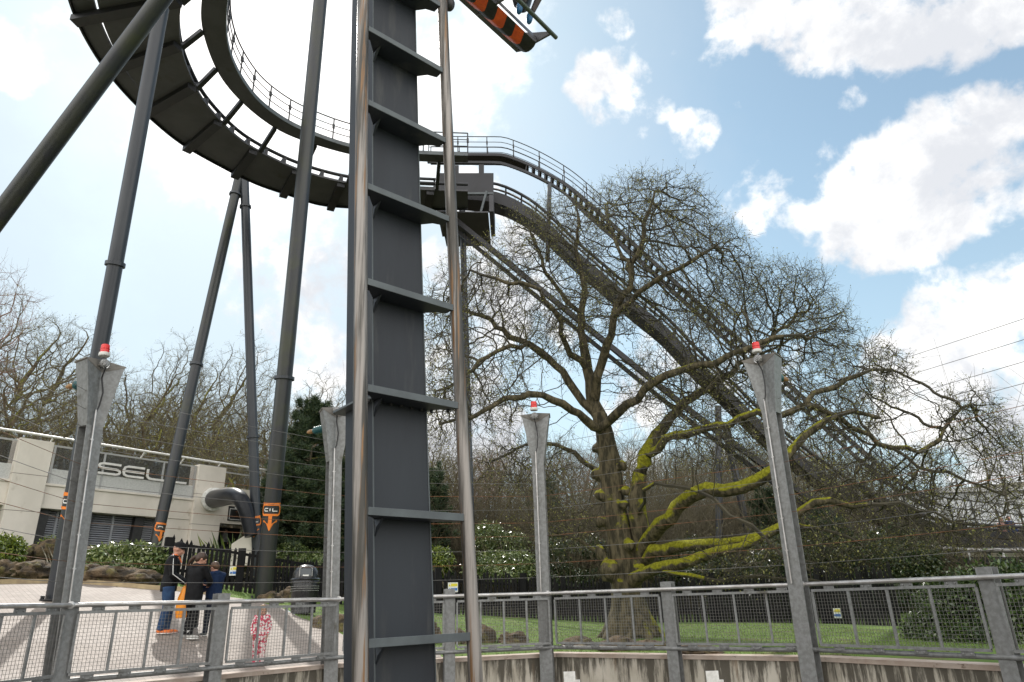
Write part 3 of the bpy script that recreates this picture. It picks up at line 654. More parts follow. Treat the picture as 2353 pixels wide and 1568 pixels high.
def column(px0, py0, Y0, px1, py1, Y1, r, label, flanges=(), sign=None, moss=False, name='support_column', foot=None):
    a = at(px0, py0, Y0) if not foot else GB(px0, py0, Y0)-V(0, 0, .05); b = at(px1, py1, Y1); ax = (b-a).normalized()
    t = thing(name, label, 'support column', tuple(a), 'steel columns holding up the coaster')
    m = MB(); m.tube([a+(b-a)*k/12 for k in range(13)], r, 28); m.build('tube', M_col if moss else M_col2, t, smooth=True)
    for f in flanges:
        c = a+(b-a)*f; m = MB(); m.lathe(c-ax*.05, [(r*1.02, 0), (r*1.28, .0), (r*1.28, .04), (r*1.28, .055), (r*1.28, .10), (r*1.02, .10)], 28, ax); m.build('flange', M_col2, t)
    if foot:
        m = MB(); z = gz(a.x, a.y); c = V(a.x, a.y, z); m.lathe(c+V(0, 0, .0), [(r*1.6, 0), (r*1.6, .03)], 24); 
        for k in range(8): th = k*math.pi/4; m.lathe(c+V(math.cos(th)*r*1.4, math.sin(th)*r*1.4, .03), [(.03, 0), (.03, .08), (.015, .085)], 6)
        m.build('base_plate', M_blk, t)
    if sign:
        f, rot, sc, txt = sign
        if f > 1: f = min((k/400 for k in range(401)), key=lambda q: abs(proj(a+(b-a)*q)[1]-sign[0]))
        c = a+(b-a)*f; toC = (CP-c); toC = (toC-ax*toC.dot(ax)).normalized(); side = ax.cross(toC).normalized()   # side: image right
        def fn(x, y, off):
            th = (x*sc)/r+rot; return c+ax*(y*sc)+(toC*math.cos(th)+side*math.sin(th))*(r+.012+off)
        m = MB(); ribbon(m, dense(rr_rect(-.27, 0, .27, .27, .09)), .055, fn); ribbon(m, dense([(-.27, .30), (-.1, .285), (.1, .285), (.27, .30)]), .05, fn)
        ribbon(m, dense([(0, -.02), (0, -.30)]), .09, fn); m.add([fn(*p, 0) for p in ((-.20, -.16), (-.17, -.13), (-.08, -.21), (0, -.25), (.08, -.21), (.17, -.13), (.20, -.16), (0, -.42))], [(0, 1, 2, 7), (2, 3, 7), (3, 4, 7), (4, 5, 6, 7)])
        s = m.build('arrow_sign', M_orange, t)
        m = MB()
        C = lambda x: [(x+.10, .17), (x+.02, .17), (x, .155), (x, .115), (x+.02, .10), (x+.10, .10)]
        for st_ in {'CIL': [C(-.17), [(-.02, .10), (-.02, .17)], [(.045, .17), (.045, .10), (.17, .10)]], 'C': [C(-.17)], 'IL': [[(-.14, .17), (-.05, .17), (-.03, .10)], [(.03, .17), (.03, .10), (.16, .10)]], 'r': [[(-.16, .10), (-.14, .16), (-.02, .16), (.0, .12)]]}[txt]:
            ribbon(m, dense(st_), .022, fn, .004)
        m.build('sign_lettering', M_letw, s)
    return t
jx = (376, 38)
column(-170, 722, 13.2, 445, -102, 11.3, .195, 'thick dark diagonal strut crossing the top left corner', (), None, True, 'support_strut')
column(122, 1392, 17.6, 372, 18, 15.2, .195, 'dark leaning column standing on the paving, leftmost', (.52,), (1168, .0, 1.2, 'C'), foot=True)
column(352, 1275, 26.5, 553, 392, 27.8, .21, 'thin dark column leaning right, left leg of the pair, with a small orange sign', (.43, .92), (1222, .5, .95, 'r'), True)
column(594, 1372, 29.5, 561, 392, 27.8, .205, 'thin dark column, right leg of the pair, joining the turn from the right', (.335, .90), (1206, -.5, 1.15, 'IL'))
column(606, 1366, 23.0, 742, -60, 20.5, .265, 'stout greenish black column standing behind the litter bin and child', (.30,), (1186, -.1, 1.2, 'CIL'), True, foot=True)
column(1086, 1345, 31.0, 1062, 484, 31.0, .16, 'slim dark column under the motor platform, behind the tower rail', (.93,), (1258, .9, 1.1, 'C'))
column(1654, 1330, 30.6, 1650, 935, 31.8, .155, 'slim black column under the lift hill behind the tree', (), None)
column(1740, 1330, 31.5, 1668, 985, 32, .16, 'slim grey brace leaning left under the lift hill', (), None)
column(1258, 600, 32, 1263, 425, 32.4, .12, 'short dark post between lift hill and its stairway', (), None)
# bracket head where the pair meets the turn
m = MB(); c = at(566, 384, 27.9); m.box(c+V(0, .0, .35), (.9, .9, .7), (V(.8, .6, 0), V(-.6, .8, 0), V(0, 0, 1))); m.ell(c+V(.35, -.1, .1), (.35, .35, .35)); tag(m.build('bearing_bracket', M_slate2, origin=tuple(c)), 'dark boxy bearing bracket where the column pair meets the turn', 'bracket')
# ================================================================ concrete building on the left
M_conc = mat('pale_concrete', (.66, .61, .54), (.58, .535, .47), .85, scale=.9, bump=.12, bscale=30, c3=(.30, .25, .19), s3=1.6, t3=(.62, .8), stretch=(1, 1, .6))
M_conc2 = mat('panel_joint', (.16, .13, .11), rough=.9)
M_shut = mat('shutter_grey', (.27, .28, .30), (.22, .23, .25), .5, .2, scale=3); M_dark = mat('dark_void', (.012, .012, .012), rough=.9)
M_whs = mat('white_steel', (.72, .70, .66), (.6, .58, .55), .4, scale=4); M_gal2 = mat('grey_rail', (.35, .35, .34), rough=.5, metal=.3)
M_pipe = mat('glossy_pipe', (.010, .011, .014), (.015, .016, .02), .33, .0, scale=2, spec=.22)
M_tint = bpy.data.materials.new('tinted_mesh'); M_tint.use_nodes = True
_t = NT(M_tint.node_tree); _p = _t.n['Principled BSDF']; _p.inputs['Base Color'].default_value = (.02, .022, .02, 1); _p.inputs['Roughness'].default_value = .25; _p.inputs['Alpha'].default_value = .42
M_perf = mat('perforated_panel', (.50, .50, .48), (.40, .40, .385), .6, scale=30, lo=.45, hi=.55)
FA = V(-17.4, 27., 0); FD = V(.558, .830, 0).normalized(); FN = V(FD.y, -FD.x, 0)      # facade start, direction, outward normal (towards camera)
def fs(px, py):
    d = ray(px, py); den = d.dot(FN); t = (FA-CP).dot(FN)/den; p = CP+d*t; return ((p-FA).dot(FD), p.z)
def fp(s, z, o=0.): return FA+FD*s+FN*o+V(0, 0, z)
def fbox(mb, s0, s1, z0, z1, o0, o1, m=0):   # block on the facade, from depth o0 to o1 (outwards positive)
    mb.hexa([fp(s0, z0, o1), fp(s1, z0, o1), fp(s1, z0, o0), fp(s0, z0, o0)], [fp(s0, z1, o1), fp(s1, z1, o1), fp(s1, z1, o0), fp(s0, z1, o0)], m)
b0 = thing('concrete_building', 'low pale concrete building with shuttered front, projecting piers and railed roof terrace', 'building', tuple(fp(3, 1.5)))
zr = fs(250, 1028)[1]; zrr = fs(250, 1041)[1]; zbt = fs(250, 1131)[1]; zbb = fs(250, 1180)[1]
sA0, sA1 = fs(22, 1100)[0], fs(100, 1120)[0]; sB0, sB1 = fs(449, 1110)[0], fs(511, 1120)[0]; zpt = fs(80, 1012)[1]
print('BLD', [round(x, 2) for x in (zr, zrr, zbt, zbb, sA0, sA1, sB0, sB1, zpt)])
zg = 0.6
m = MB(); fbox(m, -9.5, sB0, zbb, zbt, -.5, 0); fbox(m, -9.5, sB0+.0, zbt-.001+.001, zbt+.09, -.52, .06); m.build('parapet_beam', M_conc, b0, bevel=.01)
for (s0, s1) in ((sA0, sA1), (sB0, sB1), (-9.5, -8.6)):
    m = MB(); fbox(m, s0, s1, zg, zpt, -.55, .16)
    o = m.build('pier', M_conc, b0, bevel=.02); m = MB()
    for k in range(1, 5): z = zg+(zpt-zg)*k/5; fbox(m, s0-.002, s1+.002, z, z+.018, -.3, .164)
    m.build('panel_joint', M_conc2, o)
m = MB(); fbox(m, sB1+.005, sB1+3.4, fs(540, 1205)[1], fs(540, 1122)[1], -.5, -.02); fbox(m, sB1+2.2, sB1+3.4, zg, fs(540, 1205)[1]-.005, -.5, -.02)
m.build('wall', M_conc, b0, bevel=.01); m = MB(); fbox(m, sB0-1.3, sB0-.005, zg, zbb-.005, -.5, -.03); m.build('wall', M_conc, b0, bevel=.01); m = MB(); fbox(m, sA0-3.2, sA0-.005-1.7, zg, zbb-.005, -.5, -.06)
m.build('wall', M_conc, b0, bevel=.01)
m = MB(); fbox(m, -9.5, sB1+3.4, zg, zbt-.06, -9, -8.7); fbox(m, -9.5, sB1+3.4, zbt-.25, zbt-.06, -8.7, -.51); fbox(m, sB1, sB1+2.2, zg, zbb, -5, -4.8); m.build('back_wall', M_conc, b0)
# shutters with dark leaning piers between
s_edges = [fs(x, 1230)[0] for x in (92, 196, 214, 318, 330, 402, 412)]
sh = [(s_edges[0], s_edges[1]-.25), (s_edges[2]+.05, s_edges[3]), (s_edges[4]+.1, s_edges[5])]
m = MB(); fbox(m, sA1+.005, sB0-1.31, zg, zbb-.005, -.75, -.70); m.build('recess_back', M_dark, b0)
for s0, s1 in sh:
    half = (s0+s1)/2
    for a, b in ((s0, half-.04), (half+.04, s1)):
        m = MB(); z = zg
        while z < zbb-.06:
            m.hexa([fp(a, z, -.50), fp(b, z, -.50), fp(b, z, -.56), fp(a, z, -.56)], [fp(a, z+.06, -.545), fp(b, z+.06, -.545), fp(b, z+.06, -.56), fp(a, z+.06, -.56)]); z += .085
        m.build('shutter', M_shut, b0)
    m = MB(); fbox(m, half-.04, half+.04, zg, zbb-.01, -.58, -.50); m.build('shutter_guide', M_shut, b0)
for s in (fs(92, 1230)[0]-.02, s_edges[1], s_edges[3]+.02, s_edges[5]+.02):
    m = MB(); m.hexa([fp(s-.3, zg, -.28), fp(s+.12, zg, -.28), fp(s+.12, zg, -.5), fp(s-.3, zg, -.5)], [fp(s-.1, zbb-.005, -.28), fp(s+.3, zbb-.005, -.28), fp(s+.3, zbb-.005, -.5), fp(s-.1, zbb-.005, -.5)]); m.build('dark_pier', M_blk, b0)
# terrace railing
m = MB(); m.tube([fp(-9.5, zr, .3), fp(sB1+2.9, zr, .3)], .045, 10)
for k in range(-3, 8): m.bar(fp(k*1.8+.6, zr, .3), fp(k*1.8+.6, zrr-.02, 0), .05, .05)
m.build('terrace_handrail', M_whs, b0, smooth=True)
m = MB(); fbox(m, -9.5, sA0-.02, zrr-.06, zrr, -.06, .0); fbox(m, sA1+.02, sB0-.02, zrr-.06, zrr, -.06, 0); fbox(m, sB1+.02, sB1+2.2, zrr-.12, zrr-.06, -.06, 0)
for s in (fs(231, 1100)[0], fs(368, 1120)[0], fs(447, 1120)[0]-.08, sA1+.1): fbox(m, s, s+.07, zbt+.09, zrr-.06, -.06, 0)
fbox(m, sB1+2.05, sB1+2.12, zbt-.2, zrr-.12, -.06, 0); fbox(m, sB1, sB1+2.2, zbt+.0, zbt+.06, -.06, 0)
m.build('railing_frame', M_gal2, b0)
zp = zbt+.09+(zrr-zbt)*.36
for s0, s1 in ((-9.5, sA0-.02), (sA1+.18, sB0-.09)):
    m = MB(); fbox(m, s0, s1, zbt+.1, zp, -.045, -.02); m.build('perforated_panel', M_perf, b0)
    m = MB(); fbox(m, s0, s1, zp+.01, zrr-.07, -.04, -.03); m.build('tinted_screen', M_tint, b0)
# big letters fixed in front of the terrace screen
def flet(strokes, px0, px1, wd=.085):
    s0 = fs(px0, 1100)[0]; s1 = fs(px1, 1100)[0]; zl = zp+.06; h = .40; m = MB()
    for st_ in strokes:
        pts = dense(st_, .04); L = []; 
        P = [(s0+(s1-s0)*x, zl+h*y) for x, y in pts]; n = len(P); F = []; Bk = []
        for i in range(n):
            a = P[max(0, i-1)]; b = P[min(n-1, i+1)]; dx, dy = b[0]-a[0], b[1]-a[1]; l = math.hypot(dx, dy) or 1; nx, ny = -dy/l*wd/2, dx/l*wd/2; F.append(((P[i][0]+nx, P[i][1]+ny), (P[i][0]-nx, P[i][1]-ny)))
        m.strip([fp(*f[0], .02) for f in F], [fp(*f[1], .02) for f in F], [fp(*f[1], .07) for f in F], [fp(*f[0], .07) for f in F])
    m.build('sign_letter', M_whs, b0)
LS = [[(1, 1), (.18, 1), (.05, .92), (.0, .77), (.05, .6), (.18, .52), (.82, .5), (.95, .42), (1, .25), (.95, .08), (.82, 0), (0, 0)]]
LE = [[(1, 1), (.2, 1), (.05, .88), (0, .6), (0, .4), (.05, .12), (.2, 0), (1, 0)], [(.05, .5), (1, .5)]]
LL = [[(0, 1), (0, .25), (.04, .06), (.12, 0), (1, 0)]]
flet(LS, 221, 272); flet(LE, 280, 328); flet(LL, 336, 428, .085); flet(LE, 166, 214)
# black duct: out of the wall, elbow, down into the wedge
c0 = fp(*fs(488, 1148), 0.16); r = .40
m = MB(); 
q = [at(488, 1148, c0.y-.2), at(515, 1143, c0.y-1.6), at(535, 1140, c0.y-2.4)]; e1 = at(551, 1146, c0.y-3.0); e2 = at(562, 1165, c0.y-3.2); e3 = at(570, 1195, c0.y-3.2); e4 = at(577, 1232, c0.y-3.2)
PP = resample([q[0], q[1], q[2], e1, e2, e3, e4], 26); m.tube(PP, [r*(1-.38*(k/25)**1.6) for k in range(26)], 28); pd = tag(m.build('black_duct', M_pipe, origin=tuple(q[0]), smooth=True), 'glossy black duct bending out of the concrete pier and down beside the doorway', 'duct')
m = MB(); ax = (q[1]-q[0]).normalized(); m.lathe(q[0]-ax*.15, [(r*1.0, 0), (r*1.3, .0), (r*1.3, .2), (r*1.28, .42), (r*1.0, .45)], 28, ax); m.build('wall_collar', M_white, pd)
# doorway, poster, wedge
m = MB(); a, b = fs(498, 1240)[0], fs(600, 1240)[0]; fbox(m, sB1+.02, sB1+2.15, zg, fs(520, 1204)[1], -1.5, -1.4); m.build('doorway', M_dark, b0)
M_poster = mat('poster_print', (.012, .011, .010), (.32, .10, .035), .35, scale=3.4, lo=.58, hi=.68)
ps0, pz1 = fs(526, 1163); ps1, pz0 = fs(556, 1199)
po = thing('poster', 'black and orange poster in a thin white frame above the dark doorway', 'poster', tuple(fp(ps0, pz0, .0)))
m = MB(); fbox(m, ps0, ps1+.5, pz0, pz1, -.01, .035); m.build('board', M_blk, po)
m = MB()
for x0, x1, z0, z1 in ((ps0+.05, ps1+.45, pz0+.05, pz0+.07), (ps0+.05, ps1+.45, pz1-.13, pz1-.11), (ps0+.05, ps0+.07, pz0+.05, pz1-.11), (ps1+.43, ps1+.45, pz0+.05, pz1-.11)): fbox(m, x0, x1, z0, z1, .036, .042)
fbox(m, ps0+.3, ps0+1.0, pz1-.09, pz1-.04, .036, .042); m.build('border', M_letw, po)
m = MB(); fbox(m, ps0+.22, ps1+.05, pz0+.16, pz1-.2, .036, .040); m.build('print', M_poster, po)
m = MB()
for st_ in ([(.10, 1), (0, 1), (0, 0), (.10, 0)],): 
    for a_, b_ in zip(st_, st_[1:]): m.bar(fp(ps1-.02+a_[0]*1.2, pz0+.62+a_[1]*.13, .045), fp(ps1-.02+b_[0]*1.2, pz0+.62+b_[1]*.13, .045), .012, .025, up=FN)
m.build('poster_lettering', M_letw, po)
w0 = at(532, 1250, c0.y-2.6); w1 = at(583, 1217, c0.y-2.6); w2 = at(586, 1300, c0.y-2.6); w3 = at(525, 1300, c0.y-2.6)
m = MB(); m.prism([w3, w2, w1, w0], V(.4, 1.6, 0)); tag(m.build('concrete_wedge', M_conc, origin=tuple(w3), bevel=.02), 'sloping pale concrete wedge wall at the foot of the black duct', 'wall')
# ---------------------------------------------------------------- pale hall behind the trees on the right
M_clad = mat('pale_cladding', (.55, .57, .58), (.46, .48, .49), .6, scale=.8, stretch=(6, 6, .15), lo=.4, hi=.6)
Yh = 44.; hz = lambda px, py: at(px, py, Yh)
hb = thing('pale_hall', 'long pale grey clad hall behind the branches at the far right', 'building', tuple(hz(1990, 1290)))
a, b = hz(1985, 1150), hz(2600, 1155); z1 = hz(2200, 1133).z; z0 = 0
m = MB(); m.hexa([V(a.x, Yh, z0), V(b.x, Yh, z0), V(b.x, Yh+12, z0), V(a.x, Yh+12, z0)], [V(a.x, Yh, z1), V(b.x, Yh, z1), V(b.x, Yh+12, z1), V(a.x, Yh+12, z1)]); m.build('wall', M_clad, hb)
m = MB(); m.hexa([V(a.x-.3, Yh-.3, z1+.01), V(b.x, Yh-.3, z1+.01), V(b.x, Yh+12, z1+.01), V(a.x-.3, Yh+12, z1+.01)], [V(a.x-.3, Yh-.3, z1+.22), V(b.x, Yh-.3, z1+.22), V(b.x, Yh+12, z1+.22), V(a.x-.3, Yh+12, z1+.22)]); m.build('roof', M_gal2, hb)
m = MB()
x = a.x+.3
while x < b.x: m.box((x, Yh-.03, (z0+z1)/2), (.08, .05, z1-z0-.1)); x += .9
m.build('cladding_ribs', M_clad, hb)
# low fence-like boarding in front of the hall
m = MB(); a, b = at(1975, 1190, 38), at(2420, 1200, 38); z0, z1 = at(2150, 1250, 38).z, at(2150, 1215, 38).z
for k in range(5): m.box(((a.x+b.x)/2, 38, z0+(z1-z0)*(k+.5)/5), (b.x-a.x, .04, (z1-z0)/5*.75))
x = a.x
bf = tag(m.build('boarded_fence', M_clad, origin=(a.x, 38, z0)), 'pale horizontal boarded fence behind the station track', 'fence'); m = MB()
while x < b.x: m.box((x, 38.06, z1/2+.1), (.1, .07, z1+.4)); x += 1.8
m.build('post', M_gal2, bf)
# ---------------------------------------------------------------- black pale fence round the lawn
M_pale = mat('black_stained_timber', (.008, .008, .009), (.014, .013, .013), .85, spec=.2, scale=5, stretch=(1, 1, .2), bump=.3)
FL = [GB(366, 1350, 23), GB(480, 1367, 24), GB(600, 1374, 24.5), GB(760, 1388, 27), GB(1000, 1408, 28), GB(1200, 1421, 29), GB(1400, 1430, 28), GB(1640, 1440, 26.5), GB(1900, 1455, 23), GB(2080, 1468, 20)]
FLn = ['behind the standing family', 'with a small safety sign, behind the boy', 'between the stout column and the litter bin', 'left of the dark tower, behind the lawn', 'under the laurel, right of the dark tower', 'left of the mossy tree trunk', 'right behind the mossy tree trunk', 'in the shade of the low mossy boughs', 'at the right, running up to the evergreen hedge']
for i in range(len(FL)-1):
    P, Q = FL[i], FL[i+1]; L = (Q-P).length; d = (Q-P)/L; dh = V(d.x, d.y, 0).normalized(); nn = V(-dh.y, dh.x, 0)
    t = thing('pale_fence', 'section of pointed black timber pale fence '+FLn[i], 'fence', tuple(P), 'sections of black timber pale fence')
    m = MB(); n = int(L/.14)
    for k in range(n):
        q = P+d*(L*(k+.5)/n); h = (1.28 if i < 3 else 1.5)+random.uniform(-.13, .13); w = random.uniform(.085, .115); z0 = gz(q.x, q.y)-.05; le = random.uniform(-.03, .03)
        a0 = [q+dh*(-w/2)+nn*-.012, q+dh*(w/2)+nn*-.012, q+dh*(w/2)+nn*.012, q+dh*(-w/2)+nn*.012]
        lo = [V(p.x, p.y, z0) for p in a0]; hi = [V(p.x, p.y, z0+h)+dh*le for p in a0]; m.hexa(lo, hi)
        ap = (hi[0]+hi[1]+hi[2]+hi[3])/4+V(0, 0, random.uniform(.07, .17)); o = len(m.v); m.v += hi+[ap]
        m.f += [(o, o+1, o+4), (o+1, o+2, o+4), (o+2, o+3, o+4), (o+3, o, o+4)]; m.m += [0]*4
    m.build('pales', M_pale, t)
    for hh in (.4, 1.2):
        m = MB(); m.bar(V(P.x, P.y, gz(P.x, P.y)+hh)+nn*.04, V(Q.x, Q.y, gz(Q.x, Q.y)+hh)+nn*.04, .05, .09); m.build('rail', M_pale, t)
    m = MB(); q = P+d*(.9 if i == 1 else .1); m.box((q.x, q.y, gz(q.x, q.y)+(.66 if i < 3 else .80)), (.24, .2, 1.42 if i < 3 else 1.72), (dh, nn, V(0, 0, 1))); m.build('post', M_pale, t)
# small safety signs on the fence
M_yel = mat('sign_yellow', (.75, .62, .05), rough=.4); M_blu = mat('sign_blue', (.04, .16, .5), rough=.4)
def fsign(px, py, seg, lab):
    P, Q = FL[seg], FL[seg+1]; dh = V(Q.x-P.x, Q.y-P.y, 0).normalized(); nn = V(dh.y, -dh.x, 0); dr = ray(px, py); tt_ = (P-CP).dot(nn)/dr.dot(nn); c = CP+dr*tt_+nn*.06
    t = thing('safety_sign', lab, 'sign', tuple(c), 'safety signs on the black fence'); ax = (dh, nn, V(0, 0, 1)); k = c.y/27*.9
    m = MB(); m.box(c, (.42*k, .012, .38*k), ax); m.build('board', M_letw, t)
    m = MB(); m.box(c+V(0, 0, .09*k)+nn*.008+dh*.05*k, (.27*k, .004, .11*k), ax); m.add([c+nn*.009-dh*.19*k+V(0, 0, .04*k), c+nn*.009-dh*.10*k+V(0, 0, .04*k), c+nn*.009-dh*.145*k+V(0, 0, .14*k)], [(0, 1, 2)]); m.build('yellow_panel', M_yel, t)
    m = MB(); m.box(c-V(0, 0, .08*k)+nn*.008+dh*.05*k, (.27*k, .004, .10*k), ax); m.ell(c-V(0, 0, .08*k)+nn*.008-dh*.14*k, (.045*k, .045*k, .045*k), nu=10, nv=6); m.build('blue_panel', M_blu, t)
fsign(540, 1312, 1, 'small yellow and blue safety sign on the black fence behind the boy')
fsign(1040, 1350, 4, 'small safety sign on the fence seen between the tower rails')
fsign(1928, 1409, 8, 'small safety sign on the fence seen through the right railing mesh')
# ---------------------------------------------------------------- litter bin
bp = GB(695, 1424, 20.6); M_bin = mat('bin_plastic', (.012, .012, .013), (.02, .02, .02), .25, scale=6)
t = thing('litter_bin', 'round black litter bin with domed lid beside the stout column', 'litter bin', tuple(bp)); k = 1.0
m = MB(); m.lathe(bp, [(.32, 0), (.34, .03), (.33, .06), (.37, .5), (.39, .78), (.385, .80), (.41, .82), (.41, .86), (.395, .88)], 28); bb = m.build('bin_body', M_bin, t, smooth=True)
m = MB()
for zz in (.60, .66, .72): m.lathe(bp+V(0, 0, zz), [(.385, -.008), (.398, 0), (.385, .008)], 28)
m.build('hoop', M_gal2, bb, smooth=True)
m = MB(); m.lathe(bp+V(0, 0, .885), [(.41, 0), (.42, .02), (.40, .05), (.375, .06), (.37, .12), (.34, .24), (.27, .34), (.15, .41), (0.01, .43)], 28); dm = m.build('domed_lid', M_bin, t, smooth=True)
dv = (CP-bp); dv.z = 0; dv.normalize(); sd_ = V(-dv.y, dv.x, 0)
m = MB(); c = bp+V(0, 0, 1.09)+dv*.345; m.box(c, (.30, .03, .20), (sd_, dv, V(0, 0, 1))); m.build('opening_flap', mat('flap_grey', (.10, .11, .12), rough=.25), dm, bevel=.01)
m = MB(); m.tube([c+sd_*.17-V(0, 0, .11)+dv*.01, c+sd_*.17+V(0, 0, .1)-dv*.01, c+sd_*.12+V(0, 0, .14)-dv*.04, c-sd_*.12+V(0, 0, .14)-dv*.04, c-sd_*.17+V(0, 0, .1)-dv*.01, c-sd_*.17-V(0, 0, .11)+dv*.01], .012, 6); m.build('flap_frame', M_gal2, dm, smooth=True)
m = MB(); m.box(c-V(0, 0, .085)+dv*.02, (.16, .02, .035), (sd_, dv, V(0, 0, 1))); m.build('flap_label', M_letw, dm)
# white boards on the pit wall at the bottom edge
for px, lab in ((1309, 'small white board fixed low on the pit wall, left of the short post'), (1638, 'small white board fixed low on the pit wall, right of the short post')):
    c = at(px, 1562, 12.6 if px < 1500 else 11.6); t = thing('white_board', lab, 'board', tuple(c-V(0, 0, .4)), 'white boards in the pit')
    m = MB(); m.box(c-V(0, 0, .08), (.19, .02, .40)); m.build('board', M_white, t); m = MB(); m.box(c+V(.10, .06, -.16), (.15, .02, .30)); m.build('side_flap', M_white, t); m = MB(); m.bar(c-V(0, -.03, .1), V(c.x, c.y+.03, -3.2), .05, .05, up=V(0, 1, 0)); m.build('stake', M_gal2, t)
# ---------------------------------------------------------------- rocks
M_rock = mat('brown_rock', (.15, .105, .06), (.035, .028, .02), .95, scale=3.2, bump=1., bscale=9, bdist=.09, c3=(.22, .19, .06), s3=1.3, t3=(.58, .72))
from mathutils import noise as mnoise
def rock(c, r, lab, grp, seed, name='boulder'):
    rs = random.Random(seed); m = MB()
    def f(q):
        k = 1+.45*mnoise.noise(q*1.3+V(seed*3.1, 0, 0))+.26*mnoise.noise(q*3.2+V(0, seed*1.7, 0))+.10*abs(mnoise.noise(q*8+V(seed, 0, 0))); k = min(k, 1.15); return q*k
    m.ell(c, r, (V(math.cos(seed), math.sin(seed), 0), V(-math.sin(seed), math.cos(seed), 0), V(0, 0, 1)), 34, 22, fn=f)
    return tag(m.build(name, M_rock, origin=tuple(c), smooth=True), lab, 'boulder', grp)
def rockp(px, py, Y, wpx, hpx, lab, grp, seed):
    Y = min(Y, G(px, py+hpx*.5).y+.25); c = at(px, py, Y); k = Y/1674*1.02; rock(c, (wpx*k/2, wpx*k/2*.7, hpx*k/2), lab, grp, seed)
rl = [(10, 1310, 60, 62, 'brown rock at the left edge'), (75, 1312, 110, 66, 'wide ochre rock under the bushes, left of the leaning column'), (60, 1275, 90, 50, 'dark craggy rock above the wide ochre rock'), (120, 1262, 70, 50, 'dark rock below the first shutter'),
      (200, 1318, 90, 60, 'brown rock just right of the tall leaning post'), (262, 1322, 110, 60, 'long brown rock under the laurel bush'), (215, 1272, 100, 34, 'thin dark ledge of rock below the shutters'), (325, 1328, 90, 50, 'dark rock under the right side of the laurel bush'), (30, 1265, 50, 36, 'small dark rock beside the left edge bush'), (-60, 1310, 120, 90, 'rock outside the left edge')]
for i, (px, py, w_, h_, lab) in enumerate(rl): rockp(px, py+2, 23.6 if py > 1300 else 24.6, w_, h_*(.72 if py > 1300 else .95), lab, 'rocks piled behind the paving', i*1.3+.4)
rl = [(622, 1374, 62, 22, 'flat brown rock at the end of the timber kerb'), (668, 1370, 64, 34, 'rounded rock beside the foot of the stout column'), (735, 1432, 60, 26, 'low rock at the grass edge left of the second tall post'), (782, 1436, 60, 34, 'rock just left of the dark tower'),
      (992, 1460, 40, 46, 'upright rock seen between the tower rails'), (1050, 1466, 60, 30, 'low dark rock right of the tower rail'), (1110, 1462, 70, 36, 'broad dark rock on the lawn left of the tall post'), (1180, 1468, 66, 26, 'low mossy rock beside the tall post with beacon'), (1330, 1478, 90, 22, 'flat rock at the rim left of the tree'), (1420, 1482, 110, 28, 'flat rock under the tree trunk'), (1500, 1484, 90, 20, 'flat rock right of the tree trunk foot'), (1600, 1492, 130, 18, 'low stone right of the short post')]
for i, (px, py, w_, h_, lab) in enumerate(rl):
    p = G(px, py+h_*.35); c = p+V(0, 0, 0); k = p.y/1674; rock(c+V(0, 0, h_*k*.15), (w_*k/2, w_*k/2*.7, h_*k*.75), lab, 'rocks along the lawn edge', i*2.1+1)
